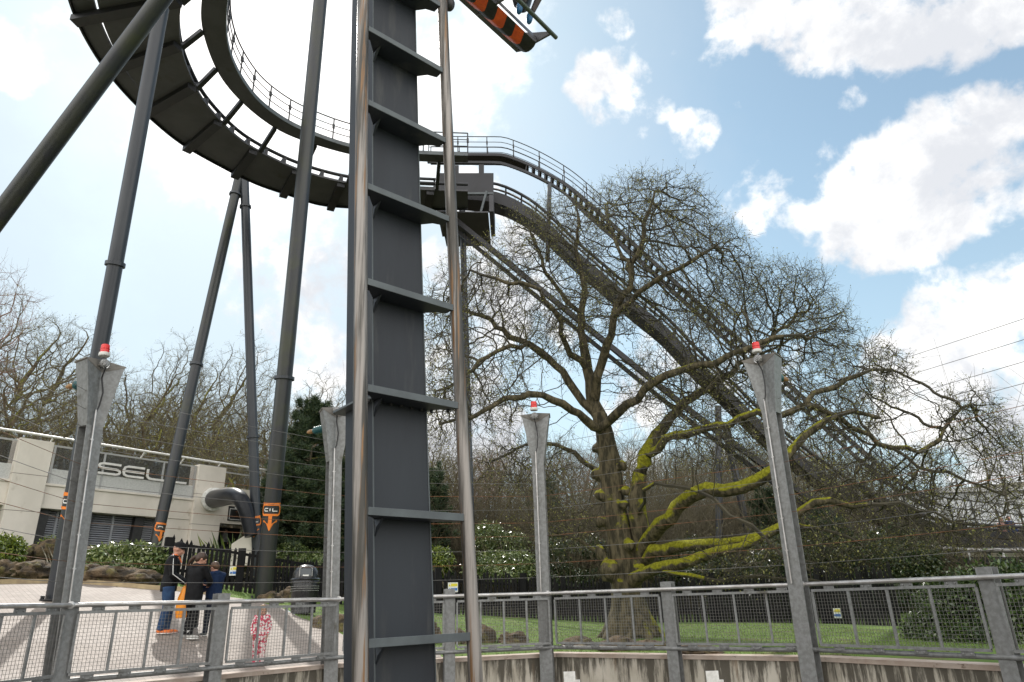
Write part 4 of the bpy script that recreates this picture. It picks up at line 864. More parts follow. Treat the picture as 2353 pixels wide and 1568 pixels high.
# ================================================================ people
M_skin = mat('skin', (.50, .27, .19), (.46, .23, .16), .5, scale=20); M_eye = mat('eye_dark', (.02, .015, .012), rough=.3); M_lip = mat('lip', (.35, .12, .10), rough=.5)
def cloth(n, c, c2=None, rough=.85, sc=8, bump=.25): return mat(n, c, c2 or tuple(x*.7 for x in c), rough, scale=sc, bump=bump, bscale=18, bdist=.02, spec=.15)
def figure(label, loc, H, face, pose, wear, name='person', group=None, hires=True, wt=1.):
    """face: direction the chest points, degrees clockwise from straight away from the camera. pose: joints in units of height, x right, y forward, z up"""
    a = R(-face); ca, sa = math.cos(a), math.sin(a); loc = Vector(loc)
    def L(p): p = Vector(p)*H; return loc+V(p.x*ca-p.y*sa, p.x*sa+p.y*ca, p.z)
    X = V(ca, sa, 0); Yv = V(-sa, ca, 0)
    J = dict(pel=(0, 0, .53), chest=(0, .0, .74), neck=(0, .0, .845), head=(0, .012, .925), sl=(-.105, 0, .805), sr=(.105, 0, .805), el=(-.135, .01, .63), er=(.135, .01, .63), wl=(-.14, .06, .49), wr=(.14, .06, .49),
             hl=(-.052, 0, .50), hr=(.052, 0, .50), kl=(-.058, .012, .28), kr=(.058, .012, .28), al=(-.062, -.01, .045), ar=(.062, -.01, .045), yaw=0, nod=0)
    J.update(pose); t = thing(name, label, 'person', tuple(loc), group)
    fat = wear.get('fat', 1.)*wt; u = H
    # head frame
    hy = a+R(-J['yaw']); nod = R(J['nod']); HX = V(math.cos(hy), math.sin(hy), 0); hf = V(-math.sin(hy), math.cos(hy), 0); HY = hf*math.cos(nod)-V(0, 0, 1)*math.sin(nod); HZ_ = HX.cross(HY)
    hc = L(J['head']); s = u*(.066 if H > 1.4 else .078); hp = lambda x, y, z: hc+HX*(x*s)+HY*(y*s)+HZ_*(z*s)
    b = MB(); b.ell(hp(0, -.08, .18), (s*.80, s*.98, s*.98), (HX, HY, HZ_)); b.ell(hp(0, .22, -.42), (s*.60, s*.66, s*.62), (HX, HY, HZ_)); b.ell(hp(0, .62, -.78), (s*.28, s*.24, s*.22), (HX, HY, HZ_))
    b.tube([hp(0, .82, .14), hp(0, .98, -.10), hp(0, 1.10, -.26), hp(0, .86, -.36)], [s*.09, s*.13, s*.17, s*.12], 8)
    for sg in (-1, 1): b.ell(hp(.80*sg, -.05, -.06), (s*.09, s*.17, s*.26), (HX, HY, HZ_), 10, 7); b.ell(hp(.36*sg, .70, -.22), (s*.24, s*.2, s*.2), (HX, HY, HZ_), 10, 7); b.ell(hp(.34*sg, .80, .20), (s*.28, s*.12, s*.08), (HX, HY, HZ_), 8, 5)
    b.ell(hp(0, .83, -.56), (s*.26, s*.12, s*.12), (HX, HY, HZ_), 10, 6)
    b.tube([L(J['neck'])-V(0, 0, .03*u), L(J['neck']), hp(0, -.1, -.55)], [u*.036, u*.032, u*.033], 12)
    for c, r in ((J['pel'], (.085, .062, .07)), (J['chest'], (.092, .062, .11))): b.ell(L(c), [x*u for x in r], (X, Yv, V(0, 0, 1)))
    b.tube([L(J['pel']), L(J['chest'])], [u*.062, u*.07], 12)
    for q in 'lr':
        b.tube([L(J['s'+q]), L(J['e'+q]), L(J['w'+q])], [u*.028, u*.023, u*.015], 10); b.tube([L(J['h'+q]), L(J['k'+q]), L(J['a'+q])], [u*.047, u*.031, u*.022], 12)
        # hand: palm, four fingers, thumb
        w_, e_ = L(J['w'+q]), L(J['e'+q]); d = (w_-e_).normalized(); sgn = -1 if q == 'l' else 1; sd2 = (Yv-d*Yv.dot(d)).normalized(); nn = d.cross(sd2).normalized()
        if nn.dot(X)*sgn > 0: nn = -nn
        b.ell(w_+d*.032*u, (u*.011, u*.022, u*.030), (nn, sd2, d), 10, 7)
        for k in range(4):
            o = (k-1.5)*.0105*u; ln = (.034, .042, .044, .038)[k]*u; p0 = w_+d*.052*u+sd2*o; b.tube([p0, p0+d*ln*.5+nn*ln*.1, p0+d*ln*.8+nn*ln*.45], [u*.0058, u*.0052, u*.0042], 6)
        b.tube([w_+d*.018*u+sd2*.02*u, w_+d*.04*u+sd2*.032*u+nn*.006*u, w_+d*.055*u+sd2*.03*u+nn*.014*u], [u*.007, u*.006, u*.0048], 6)
        f0 = L(J['a'+q]); b.tube([f0-V(0, 0, .02*u), f0+Yv*.07*u-V(0, 0, .03*u)], [u*.018, u*.013], 8)
    body = b.build('body', M_skin, t); remesh(body, u*.0062 if hires else u*.011, 3)
    if hires:
        e = MB()
        for sg in (-1, 1): e.ell(hp(.33*sg, .86, .06), (s*.11, s*.06, s*.06), (HX, HY, HZ_), 8, 6)
        e.build('eyes', M_eye, t, smooth=True)
        e = MB(); e.ell(hp(0, .93, -.55), (s*.22, s*.05, s*.05), (HX, HY, HZ_), 8, 6); e.build('mouth', M_lip, t, smooth=True)
    vx = u*.0085 if hires else u*.014
    def folds(mb, amp, sc=9.):
        for v in mb.v: n = mnoise.noise(v*sc); v += V(mnoise.noise(v*sc+V(7, 0, 0)), mnoise.noise(v*sc+V(0, 9, 0)), 0)*amp*u
    # trousers
    m = MB(); m.ell(L(J['pel'])-V(0, 0, .01*u), (u*.094*fat, u*.072*fat, u*.075), (X, Yv, V(0, 0, 1)), 18, 12)
    lt = wear.get('leg', 1.)
    for q in 'lr':
        h, k, an = L(J['h'+q]), L(J['k'+q]), L(J['a'+q]); P = [h, h.lerp(k, .5), k, k.lerp(an, .35), k.lerp(an, .7), an-V(0, 0, .004*u)]; m.tube(P, [u*.064*lt, u*.056*lt, u*.044*lt, u*.042*lt, u*.036*lt, u*.036*lt], 16)
    if not wear.get('onesie'): o = m.build('trousers', wear['trousers'], t); remesh(o, vx, 2)
    # top
    if not wear.get('onesie'): m = MB()
    c, p, hem = L(J['chest']), L(J['pel']), wear.get('hem', .0); g = wear.get('bulk', 1.); sh = (L(J['sl'])+L(J['sr']))/2
    z = V(0, 0, 1)
    secs = [(p-z*(.05+hem)*u, .100, .078), (p, .102, .080), (p.lerp(c, .5), .098, .074), (c, .112, .078), (c+z*.045*u, .108, .070), (sh+z*.02*u, .062, .046), (L(J['neck'])-z*.0*u, .040, .042)]
    o = len(m.v); n = 22
    for cc, rx, ry in secs:
        for j in range(n): th = 2*math.pi*j/n; m.v.append(cc+X*(rx*g*u*math.cos(th))+Yv*(ry*g*u*math.sin(th)))
    for i in range(len(secs)-1):
        for j in range(n): j2 = (j+1) % n; m.f.append((o+i*n+j, o+i*n+j2, o+(i+1)*n+j2, o+(i+1)*n+j)); m.m.append(0)
    m.f.append(tuple(o+j for j in range(n))); m.m.append(0); m.f.append(tuple(o+(len(secs)-1)*n+j for j in range(n))); m.m.append(0)
    for q in 'lr':
        s_, e_, w_ = L(J['s'+q]), L(J['e'+q]), L(J['w'+q]); inn = sh.lerp(s_, .45); m.tube([inn, s_, s_.lerp(e_, .5), e_, e_.lerp(w_, .5), w_-(w_-e_).normalized()*.004*u], [u*.046*g, u*.044*g, u*.040*g, u*.034*g, u*.030*g, u*.024*g], 14)
    folds(m, .010 if hires else 0)
    o = m.build(wear.get('topname', 'jacket'), wear['top'], t); remesh(o, vx, 2)
    if wear.get('hood'):
        m = MB(); bk = L(J['neck'])-Yv*.052*u-V(0, 0, .02*u); m.ell(bk, (u*.07, u*.038, u*.042), (X, Yv, V(0, 0, 1)), 14, 9); m.tube([bk+X*.05*u+V(0, 0, .01*u), L(J['neck'])+X*.048*u-V(0, 0, .0*u), L(J['neck'])+Yv*.05*u-V(0, 0, .03*u), L(J['neck'])-X*.048*u, bk-X*.05*u+V(0, 0, .01*u)], u*.014, 8)
        o = m.build('hood', wear['top'], t); remesh(o, vx, 2)
    if wear.get('collar'):
        m = MB(); nk = L(J['neck']); m.tube([nk-Yv*.04*u+V(0, 0, .012*u), nk+X*.042*u+V(0, 0, .008*u), nk+Yv*.036*u-V(0, 0, .02*u), c+Yv*.078*u*g-V(0, 0, -.03*u)], u*.009, 7); m.tube([nk-Yv*.04*u+V(0, 0, .012*u), nk-X*.042*u+V(0, 0, .008*u), nk+Yv*.036*u-V(0, 0, .02*u), c+Yv*.078*u*g-V(0, 0, -.03*u)], u*.009, 7); m.build('orange_collar', wear['collar'], t, smooth=True)
    if wear.get('piping'):
        for q in 'lr':
            sg = -1 if q == 'l' else 1; s_, e_, w_ = L(J['s'+q]), L(J['e'+q]), L(J['w'+q]); of = X*sg*.034*u*g; m = MB(); m.tube([sh.lerp(s_, .5)+V(0, 0, .047*u*g), s_+V(0, 0, .03*u)+of*.8, s_.lerp(e_, .5)+of*1.22, e_+of*1.05, e_.lerp(w_, .6)+of*.9, w_+of*.75], u*.0042, 6); m.build('piping', wear['piping'], t, smooth=True)
    # shoes
    for q in 'lr':
        an = L(J['a'+q]); st_ = J.get('toe'+q, 0); td = Yv*math.cos(R(st_))+X*math.sin(R(st_)); tx = V(td.y, -td.x, 0); fl = loc.z+J.get('lift'+q, 0)*u; m = MB(); base = V(an.x, an.y, fl)
        m.ell(base+td*.055*u+z*.022*u, (u*.030, u*.078, u*.026), (tx, td, z), 14, 9); m.ell(base-td*.002*u+z*.036*u, (u*.028, u*.036, u*.034), (tx, td, z), 12, 8)
        sh_ = m.build('shoe', wear['shoe'], t); remesh(sh_, vx*.8, 2)
        m = MB(); m.ell(base+td*.045*u+z*.008*u, (u*.032, u*.086, u*.011), (tx, td, z), 16, 6); m.build('sole', wear.get('sole', M_letw), sh_, smooth=True)
        if wear.get('sock'): m = MB(); m.tube([an+z*.012*u, an+z*.055*u], [u*.026, u*.028], 12); m.build('sock', wear['sock'], t, smooth=True)
    # hair / hat
    hr = wear.get('hair'); m = MB()
    if wear.get('hat'):
        m.ell(hp(0, -.06, .42), (s*.92, s*1.08, s*.92), (HX, HY, HZ_), 18, 12); m2 = m.build('knitted_hat', wear['hat'], t); 
        for v in m2.data.vertices:
            pass
        bm = bmesh.new(); bm.from_mesh(m2.data); org = Vector(m2['o0']); cut = [v for v in bm.verts if ((v.co+org)-hp(0, 0, .22)).dot(HZ_) < 0]; bmesh.ops.delete(bm, geom=cut, context='VERTS'); bm.to_mesh(m2.data); bm.free()
        for p_ in m2.data.polygons: p_.use_smooth = True
        m = MB(); m.lathe(hp(0, -.06, .16), [(s*.93, 0), (s*1.0, .02*s), (s*1.02, .2*s), (s*.97, .30*s)], 20, HZ_); m.build('hat_brim', wear['hat'], m2, smooth=True)
    elif hr:
        m.ell(hp(0, -.16, .34), (s*.90, s*1.02, s*.94), (HX, HY, HZ_), 16, 10); m.ell(hp(0, -.45, -.05), (s*.80, s*.66, s*.75), (HX, HY, HZ_), 14, 9)
        if wear.get('fringe'): m.ell(hp(0, .62, .78), (s*.62, s*.42, s*.28), (HX, HY, HZ_), 12, 8)
        if wear.get('tail'): m.tube([hp(0, -1.0, .1), hp(0, -1.35, -.2), hp(-.3, -1.5, -.9), hp(-.7, -1.35, -1.6), hp(-1.1, -1.1, -2.1)], [s*.25, s*.34, s*.32, s*.24, s*.08], 10)
        if wear.get('long'):
            for sg in (-1, 1): m.tube([hp(.6*sg, -.2, .5), hp(.85*sg, .0, -.3), hp(.8*sg, .1, -1.1), hp(.7*sg, .2, -1.6)], [s*.3, s*.28, s*.25, s*.1], 8)
        for v in m.v: v += HZ_*(mnoise.noise(v*22)*.012*u)
        o = m.build('hair', hr, t); remesh(o, vx, 1)
    return t, L, J
M_jack = cloth('black_jacket', (.010, .0105, .012), (.005, .005, .006), .6); M_jean = cloth('blue_jeans', (.035, .075, .15), (.025, .05, .11)); M_jog = cloth('black_leggings', (.014, .014, .015)); M_navy = cloth('navy_hoodie', (.012, .025, .062), (.007, .015, .04)); M_navyj = cloth('dark_tracksuit', (.02, .024, .036))
M_hat = cloth('black_knit', (.010, .010, .011), sc=40); M_brown = mat('brown_hair', (.060, .030, .016), (.03, .016, .009), .5, scale=6, stretch=(5, 5, 1)); M_hairb = mat('boy_hair', (.085, .042, .018), (.045, .022, .01), .5, scale=30); M_blond = mat('fair_hair', (.34, .22, .12), (.22, .14, .08), .5, scale=20)
M_os = mat('orange_shoe', (.85, .20, .02), (.7, .15, .02), .5, scale=30); M_gs = mat('grey_shoe', (.42, .41, .38), (.30, .29, .27), .7, scale=30); M_ds = mat('dark_shoe', (.03, .04, .045), rough=.6); M_sock = mat('grey_sock', (.50, .50, .48), rough=.9); M_orc = mat('orange_trim', (.75, .16, .03), rough=.6); M_wp = mat('white_piping', (.7, .7, .68), rough=.5)
def mat_onesie():
    m = bpy.data.materials.new('hearts_print'); m.use_nodes = True; t = NT(m.node_tree); p = t.n['Principled BSDF']; tc = t.new('ShaderNodeTexCoord'); vo = t.new('ShaderNodeTexVoronoi'); vo.inputs['Scale'].default_value = 24.; t.link(tc.outputs['Object'], vo.inputs['Vector'])
    vo.inputs['Randomness'].default_value = .8
    t.link(t.mix(t.ss(vo.outputs['Distance'], .50, .58), rgb((.80, .70, .68)), rgb((.55, .05, .10))), p.inputs['Base Color']); p.inputs['Roughness'].default_value = .9; return m
M_one = mat_onesie()
# the man on the left, facing right
t, L, J = figure('man in black knitted hat, black jacket and blue jeans, holding an orange carrier bag', G(372, 1458), 1.80, 62, dict(head=(0, .055, .915), neck=(0, .035, .842), chest=(0, .012, .735), er=(.135, .02, .63), wr=(.105, .165, .53), el=(-.12, .06, .63), wl=(-.02, .19, .54), nod=24, yaw=8, al=(-.055, .035, .045), ar=(.05, -.03, .045), kl=(-.055, .04, .28)),
    dict(trousers=M_jean, top=M_jack, hat=M_hat, shoe=M_os, collar=M_orc, piping=M_wp, fat=1.08, leg=1.12, bulk=1.12, hem=.03))
M_bag = mat('orange_bag', (.85, .30, .01), (.75, .24, .01), .35, scale=10, bump=.5, bscale=9, bdist=.03)
w_ = L((.115, .165, .505)); m = MB(); vr = V(1, 0, 0)
secs = [(0, .03, .02), (-.10, .06, .04), (-.22, .10, .05), (-.40, .12, .06), (-.56, .125, .06), (-.62, .11, .045)]
o_ = len(m.v); n = 14
for dz_, rx, ry in secs:
    for j in range(n): th = 2*math.pi*j/n; q = w_+V(0, 0, dz_)+V(1, 0, 0)*(rx*math.cos(th))*(1+.15*math.sin(3*th+dz_*8))+V(0, 1, 0)*(ry*math.sin(th)); m.v.append(q)
for i in range(len(secs)-1):
    for j in range(n): m.f.append((i*n+j, i*n+(j+1) % n, (i+1)*n+(j+1) % n, (i+1)*n+j)); m.m.append(0)
m.f.append(tuple(range(n-1, -1, -1))); m.m.append(0); m.f.append(tuple(range((len(secs)-1)*n, len(secs)*n))); m.m.append(0)
tag(m.build('carrier_bag', M_bag, origin=tuple(w_), smooth=True), 'orange plastic carrier bag hanging from the hand of the man in the hat', 'carrier bag')
# woman, seen from behind
t, L, J = figure('woman in black hooded jacket and leggings with long brown ponytail, seen from behind', G(431, 1470), 1.68, 18, dict(head=(.012, .045, .905), neck=(.005, .03, .838), yaw=38, nod=26, er=(.15, .09, .64), wr=(.06, .17, .60), el=(-.15, .07, .65), wl=(-.06, .17, .62), al=(-.10, .045, .05), kl=(-.075, .08, .28), ar=(.04, -.03, .045), toel=30, toer=80),
    dict(trousers=M_jog, top=M_jack, hair=M_brown, tail=True, hood=True, shoe=M_gs, sock=M_sock, bulk=1.03, hem=.055, leg=.92, fat=1.))
# a second, half hidden child behind the woman
figure('child in a black tracksuit with fair hair, half hidden behind the woman', G(440, 1446), 1.40, -60, dict(head=(0, .06, .90), nod=24), dict(trousers=cloth('tracksuit', (.016, .016, .018)), top=M_jack, hair=M_blond, shoe=M_ds, bulk=1.1, topname='top', leg=1.))
# boy
figure('boy in a navy hooded top with short brown hair, looking down', G(480, 1462), 1.48, -52, dict(head=(0, .06, .905), neck=(0, .03, .842), chest=(0, .01, .735), nod=34, yaw=-8, er=(.11, .06, .64), wr=(.03, .18, .60), el=(-.12, .05, .64), wl=(-.05, .18, .60), al=(-.05, .03, .045)),
    dict(trousers=M_navyj, top=M_navy, hair=M_hairb, fringe=True, hood=True, shoe=M_ds, bulk=1.1, hem=.02, topname='hooded_top'))
# little girl
figure('small girl in a red and white patterned onesie standing behind the railing', G(592, 1529, .01), 1.0, 165, dict(head=(0, .03, .905), neck=(0, .01, .83), nod=24, yaw=-28, sl=(-.10, 0, .79), sr=(.10, 0, .79), er=(.15, .0, .62), wr=(.13, .06, .49), el=(-.15, 0, .62), wl=(-.13, .06, .49), pel=(0, 0, .50), hl=(-.05, 0, .48), hr=(.05, 0, .48)),
    dict(onesie=True, trousers=M_one, top=M_one, topname='onesie', hair=M_blond, long=True, shoe=M_one, sole=M_one, bulk=1.18, leg=1.22, fat=1.15, hem=.04))
# far people
fw = lambda px, py, Y: at(px, py, Y)
def farp(px, py0, py1, Y, face, lab, top, hair, trs=None):
    a, b = fw(px, py0, Y), fw(px, py1, Y); H = (b-a).length; figure(lab, a, H, face, {}, dict(trousers=trs or M_jog, top=top, hair=hair, shoe=M_ds, hood=False, bulk=1.1), hires=False, group='distant people among the trees')
farp(1108, 1306, 1238, 37, 0, 'distant person in dark clothes with red cap by the laurels, left of a pair', cloth('dark_red_top', (.03, .012, .016)), mat('red_cap', (.16, .02, .03), rough=.8))
farp(1155, 1312, 1248, 38, 180, 'distant person in black facing the camera by the laurels, right of a pair', M_jack, M_brown)
farp(1386, 1300, 1238, 34, 110, 'distant person in a bright blue jacket just left of the mossy trunk', cloth('bright_blue', (.02, .22, .55)), M_blond)
farp(510, 1278, 1215, 34, 30, 'distant person in pale top in the dark doorway of the building', cloth('pale_top', (.3, .3, .3)), M_brown)
farp(2336, 1262, 1188, 32, 180, 'distant person in dark blue by the hall at the far right edge', cloth('mid_blue', (.03, .05, .14)), M_brown)
farp(2318, 1262, 1192, 32.5, 200, 'distant person in pale pink top at the far right, left of the one in blue', cloth('pink_top', (.45, .25, .22)), M_blond)
# ================================================================ the ride car on the tower, with two riders
M_hull = mat('car_grey', (.085, .082, .085), (.06, .058, .06), .4, scale=3, bump=.1, c3=(.14, .13, .13), s3=5, t3=(.6, .8)); M_cor = mat('car_orange', (.78, .115, .022), (.62, .08, .02), .38, scale=7); M_cgr = mat('car_green_grey', (.075, .095, .07), (.05, .065, .05), .45, scale=4)
YC = 8.3
K0, K1 = at(1030, -22, 8.0), at(1187, 121, 9.35); ku = (K1-K0).normalized()      # lower rear edge of the car, running along the row
en = at(1250, 66, 8.75)-K1; Lk = (K1-K0).length                                   # end plate direction (outwards and up)
en = (en-ku*en.dot(ku)); ke = en.normalized(); LE_ = en.length; kn = ku.cross(ke).normalized()
if kn.z < 0: kn = -kn
KS = -3.4; KP = lambda s, e, n=0.: K1+ku*s+ke*e+kn*n
car = thing('ride_car', 'grey ride car with orange and black hazard stripes hanging on the tower at the top', 'ride car', tuple(K1))
m = MB(); m.prism([KP(KS, 0), KP(0, 0), KP(0, .12), KP(KS, .12)], kn*.05); m.prism([KP(KS, .0, .055), KP(0, .0, .055), KP(0, .05, .30), KP(KS, .05, .30)], kn*.04); m.build('floor_pan', M_hull, car)
def stripe(s, e): return KP(s, .10+e*.34, -.02-.09*math.sin(e*math.pi))
ob = MB(); bk = MB(); NSP = 15; wS = (0-KS)/NSP
for k in range(NSP):
    s0 = -wS*k; tgt = bk if k % 2 == 0 else ob; pts = []
    for e in np.linspace(0, 1, 7): sk = (.5-abs(e-.42))*.20; pts.append((e, sk))
    A_ = [stripe(min(0, s0+sk-.1*(k > 0)), e) for e, sk in pts]; B_ = [stripe(s0-wS+sk-.1, e) for e, sk in pts]; n = len(A_); tgt.add(A_+B_, [(i, i+1, n+i+1, n+i) for i in range(n-1)])
ob.build('orange_stripes', M_cor, car, smooth=True); bk.build('black_stripes', M_blk, car, smooth=True)
m = MB(); m.prism([KP(KS, .42, .10), KP(0, .42, .10), KP(0, .46, .0), KP(KS, .46, .0)], kn*.03); m.build('rim', M_hull, car)
for s in (0, -1.05, -2.2, -3.3):
    m = MB(); m.prism([KP(s, 0), KP(s, .14, -.04), KP(s, .34, -.02), KP(s, LE_, .0), KP(s, LE_, .06), KP(s, .40, .20), KP(s, .10, .35)], ku*-.035); m.build('side_plate', M_hull, car, bevel=.006)
m = MB(); m.tube([KP(.13, LE_+.02, .03), KP(KS, LE_+.02, .03)], .035, 12); m.build('front_bar', M_cgr, car, smooth=True)
for s in (-.55, -1.6, -2.7):
    m = MB(); c = KP(s, .50, .62); m.ell(c, (.24, .16, .42), (ku, ke, kn), 14, 9); m.ell(c+kn*.42+ke*.02, (.17, .15, .2), (ku, ke, kn), 12, 8); o = m.build('seat', mat('seat_grey', (.05, .05, .055), (.035, .035, .04), .45, scale=6), car); remesh(o, .03, 3)
m = MB(); c = at(1032, 6, 7.6); m.tube([c+V(-.35, 0, .2), c+V(-.1, 0, .05), c, c+V(0, .02, -.02)], [.1, .11, .09, .07], 12); m.ell(c+V(.0, 0, -.03), (.085, .085, .12)); m.lathe(c+V(-.13, 0, .0), [(.1, -.04), (.11, 0), (.1, .04)], 16, V(0, 1, 0)); m.build('wheel_bogie', M_blk, car, smooth=True)
for s, top, lab in ((-.55, cloth('rider_top', (.05, .045, .05)), 'rider in grey jogging trousers and blue shoes, seated at the near end of the car'), (-1.6, M_jack, 'second rider in grey trousers and blue shoes, further up the row')):
    t = thing('person', lab, 'person', tuple(KP(s, .75, .7)), 'riders in the ride car'); hpv = KP(s, .72, .55); b = MB(); tr_ = MB()
    for sg in (-.11, .11):
        h = hpv+ku*sg; k_ = h+ke*.10-kn*.10-V(0, 0, .10)+ku*sg*.3; f_ = KP(s+sg*1.2, .62, .16); k_ = h.lerp(f_, .35)+ke*.10
        tr_.tube([h, k_, k_.lerp(f_, .8)], [.085, .062, .045], 12); b.tube([h, k_, f_], [.06, .045, .03], 10); sh_ = MB(); sh_.ell(f_+(f_-k_).normalized()*.05, (.05, .06, .12), (ku, ke, kn), 12, 8); o = sh_.build('shoe', mat('blue_shoe', (.01, .10, .22), rough=.5), t, smooth=True)
        ar = hpv+kn*.45+ku*sg*1.9; b.tube([ar, ar-kn*.26+ke*.08, hpv+ku*sg*1.4+ke*.22+kn*.05], [.05, .04, .03], 8); b.ell(hpv+ku*sg*1.4+ke*.24+kn*.0, (.03, .03, .06))
        for q in range(4): pp = hpv+ku*(sg*1.4+(q-1.5)*.016)+ke*.25-kn*.04; b.tube([pp, pp-kn*.04, pp-kn*.06-ke*.015], [.009, .008, .006], 5)
    b.ell(hpv+kn*.28, (.16, .11, .3), (ku, ke, kn)); b.ell(hpv+kn*.75, (.08, .1, .12), (ku, ke, kn)); b.tube([hpv+kn*.5, hpv+kn*.7], .05, 8); b.ell(hpv+kn*.74+ke*.1, (.015, .03, .03), (ku, ke, kn), 8, 5)
    o = b.build('body', M_skin, t); remesh(o, .012, 3); tr_.ell(hpv, (.17, .13, .12), (ku, ke, kn)); o = tr_.build('trousers', cloth('rider_trousers', (.13, .11, .115)), t); remesh(o, .015, 2)
    m = MB(); m.ell(hpv+kn*.28, (.185, .135, .3), (ku, ke, kn)); o = m.build('jacket', top, t, smooth=True); m = MB(); m.ell(hpv+kn*.80-ke*.02, (.085, .1, .1), (ku, ke, kn)); m.build('hair', M_brown, t, smooth=True)
# ================================================================ plants and trees
def segmesh(P, Q, R0, R1, D0, D1, k):
    """frusta with k sides between point arrays; returns verts, faces"""
    P, Q = np.asarray(P, float), np.asarray(Q, float); n = len(P); ref = np.array([.31, .17, .93])
    def ring(C, Dv, r):
        Dv = Dv/np.maximum(1e-9, np.linalg.norm(Dv, axis=1, keepdims=True)); u = np.cross(Dv, ref); u /= np.maximum(1e-6, np.linalg.norm(u, axis=1, keepdims=True)); w = np.cross(Dv, u)
        th = 2*np.pi*np.arange(k)/k; return C[:, None, :]+(u[:, None, :]*np.cos(th)[None, :, None]+w[:, None, :]*np.sin(th)[None, :, None])*r[:, None, None]
    A, B = ring(P, D0, R0), ring(Q, D1, R1); Vt = np.concatenate([A, B], 1).reshape(-1, 3); b = (np.arange(n)*2*k)[:, None]; j = np.arange(k); j2 = (j+1) % k
    F = np.stack([b+j, b+j2, b+k+j2, b+k+j], -1).reshape(-1, 4); return Vt, F
def grow(nodes, par, att, step=.3, infl=3., kill=.5, iters=120, jit=.25, grav=0., seed=1, maxn=26000):
    rg = np.random.default_rng(seed); N = [np.array(p, float) for p in nodes]; Pa = list(par); att = np.array(att); alive = np.ones(len(att), bool)
    NA = np.array(N); d = np.linalg.norm(att[:, None, :]-NA[None], axis=2) if len(att)*len(NA) < 4e7 else None
    near = d.argmin(1); dist = d.min(1); cnt = {}
    for it in range(iters):
        m = alive & (dist < infl)
        if not m.any() or len(N) > maxn: break
        NA = np.array(N); idx = near[m]; v = att[m]-NA[idx]; v /= np.maximum(1e-6, np.linalg.norm(v, axis=1, keepdims=True))
        uq, inv = np.unique(idx, return_inverse=True); S_ = np.zeros((len(uq), 3)); np.add.at(S_, inv, v); S_ /= np.maximum(1e-6, np.linalg.norm(S_, axis=1, keepdims=True)); S_ += rg.normal(0, jit, S_.shape); S_[:, 2] += grav; S_ /= np.linalg.norm(S_, axis=1, keepdims=True)
        new = NA[uq]+S_*step; keep = []
        for a, p in zip(uq, new):
            cnt[a] = cnt.get(a, 0)+1
            if cnt[a] <= 4: keep.append(True); N.append(p); Pa.append(int(a))
            else: keep.append(False)
        new = new[np.array(keep)]
        if not len(new): break
        base = len(N)-len(new); ai = np.where(alive)[0]; dd = np.linalg.norm(att[ai][:, None, :]-new[None], axis=2); mn = dd.min(1); am = dd.argmin(1); bt = mn < dist[ai]; near[ai[bt]] = base+am[bt]; dist[ai[bt]] = mn[bt]; alive &= dist > kill
        # attractors whose node is used up
    return np.array(N), np.array(Pa)
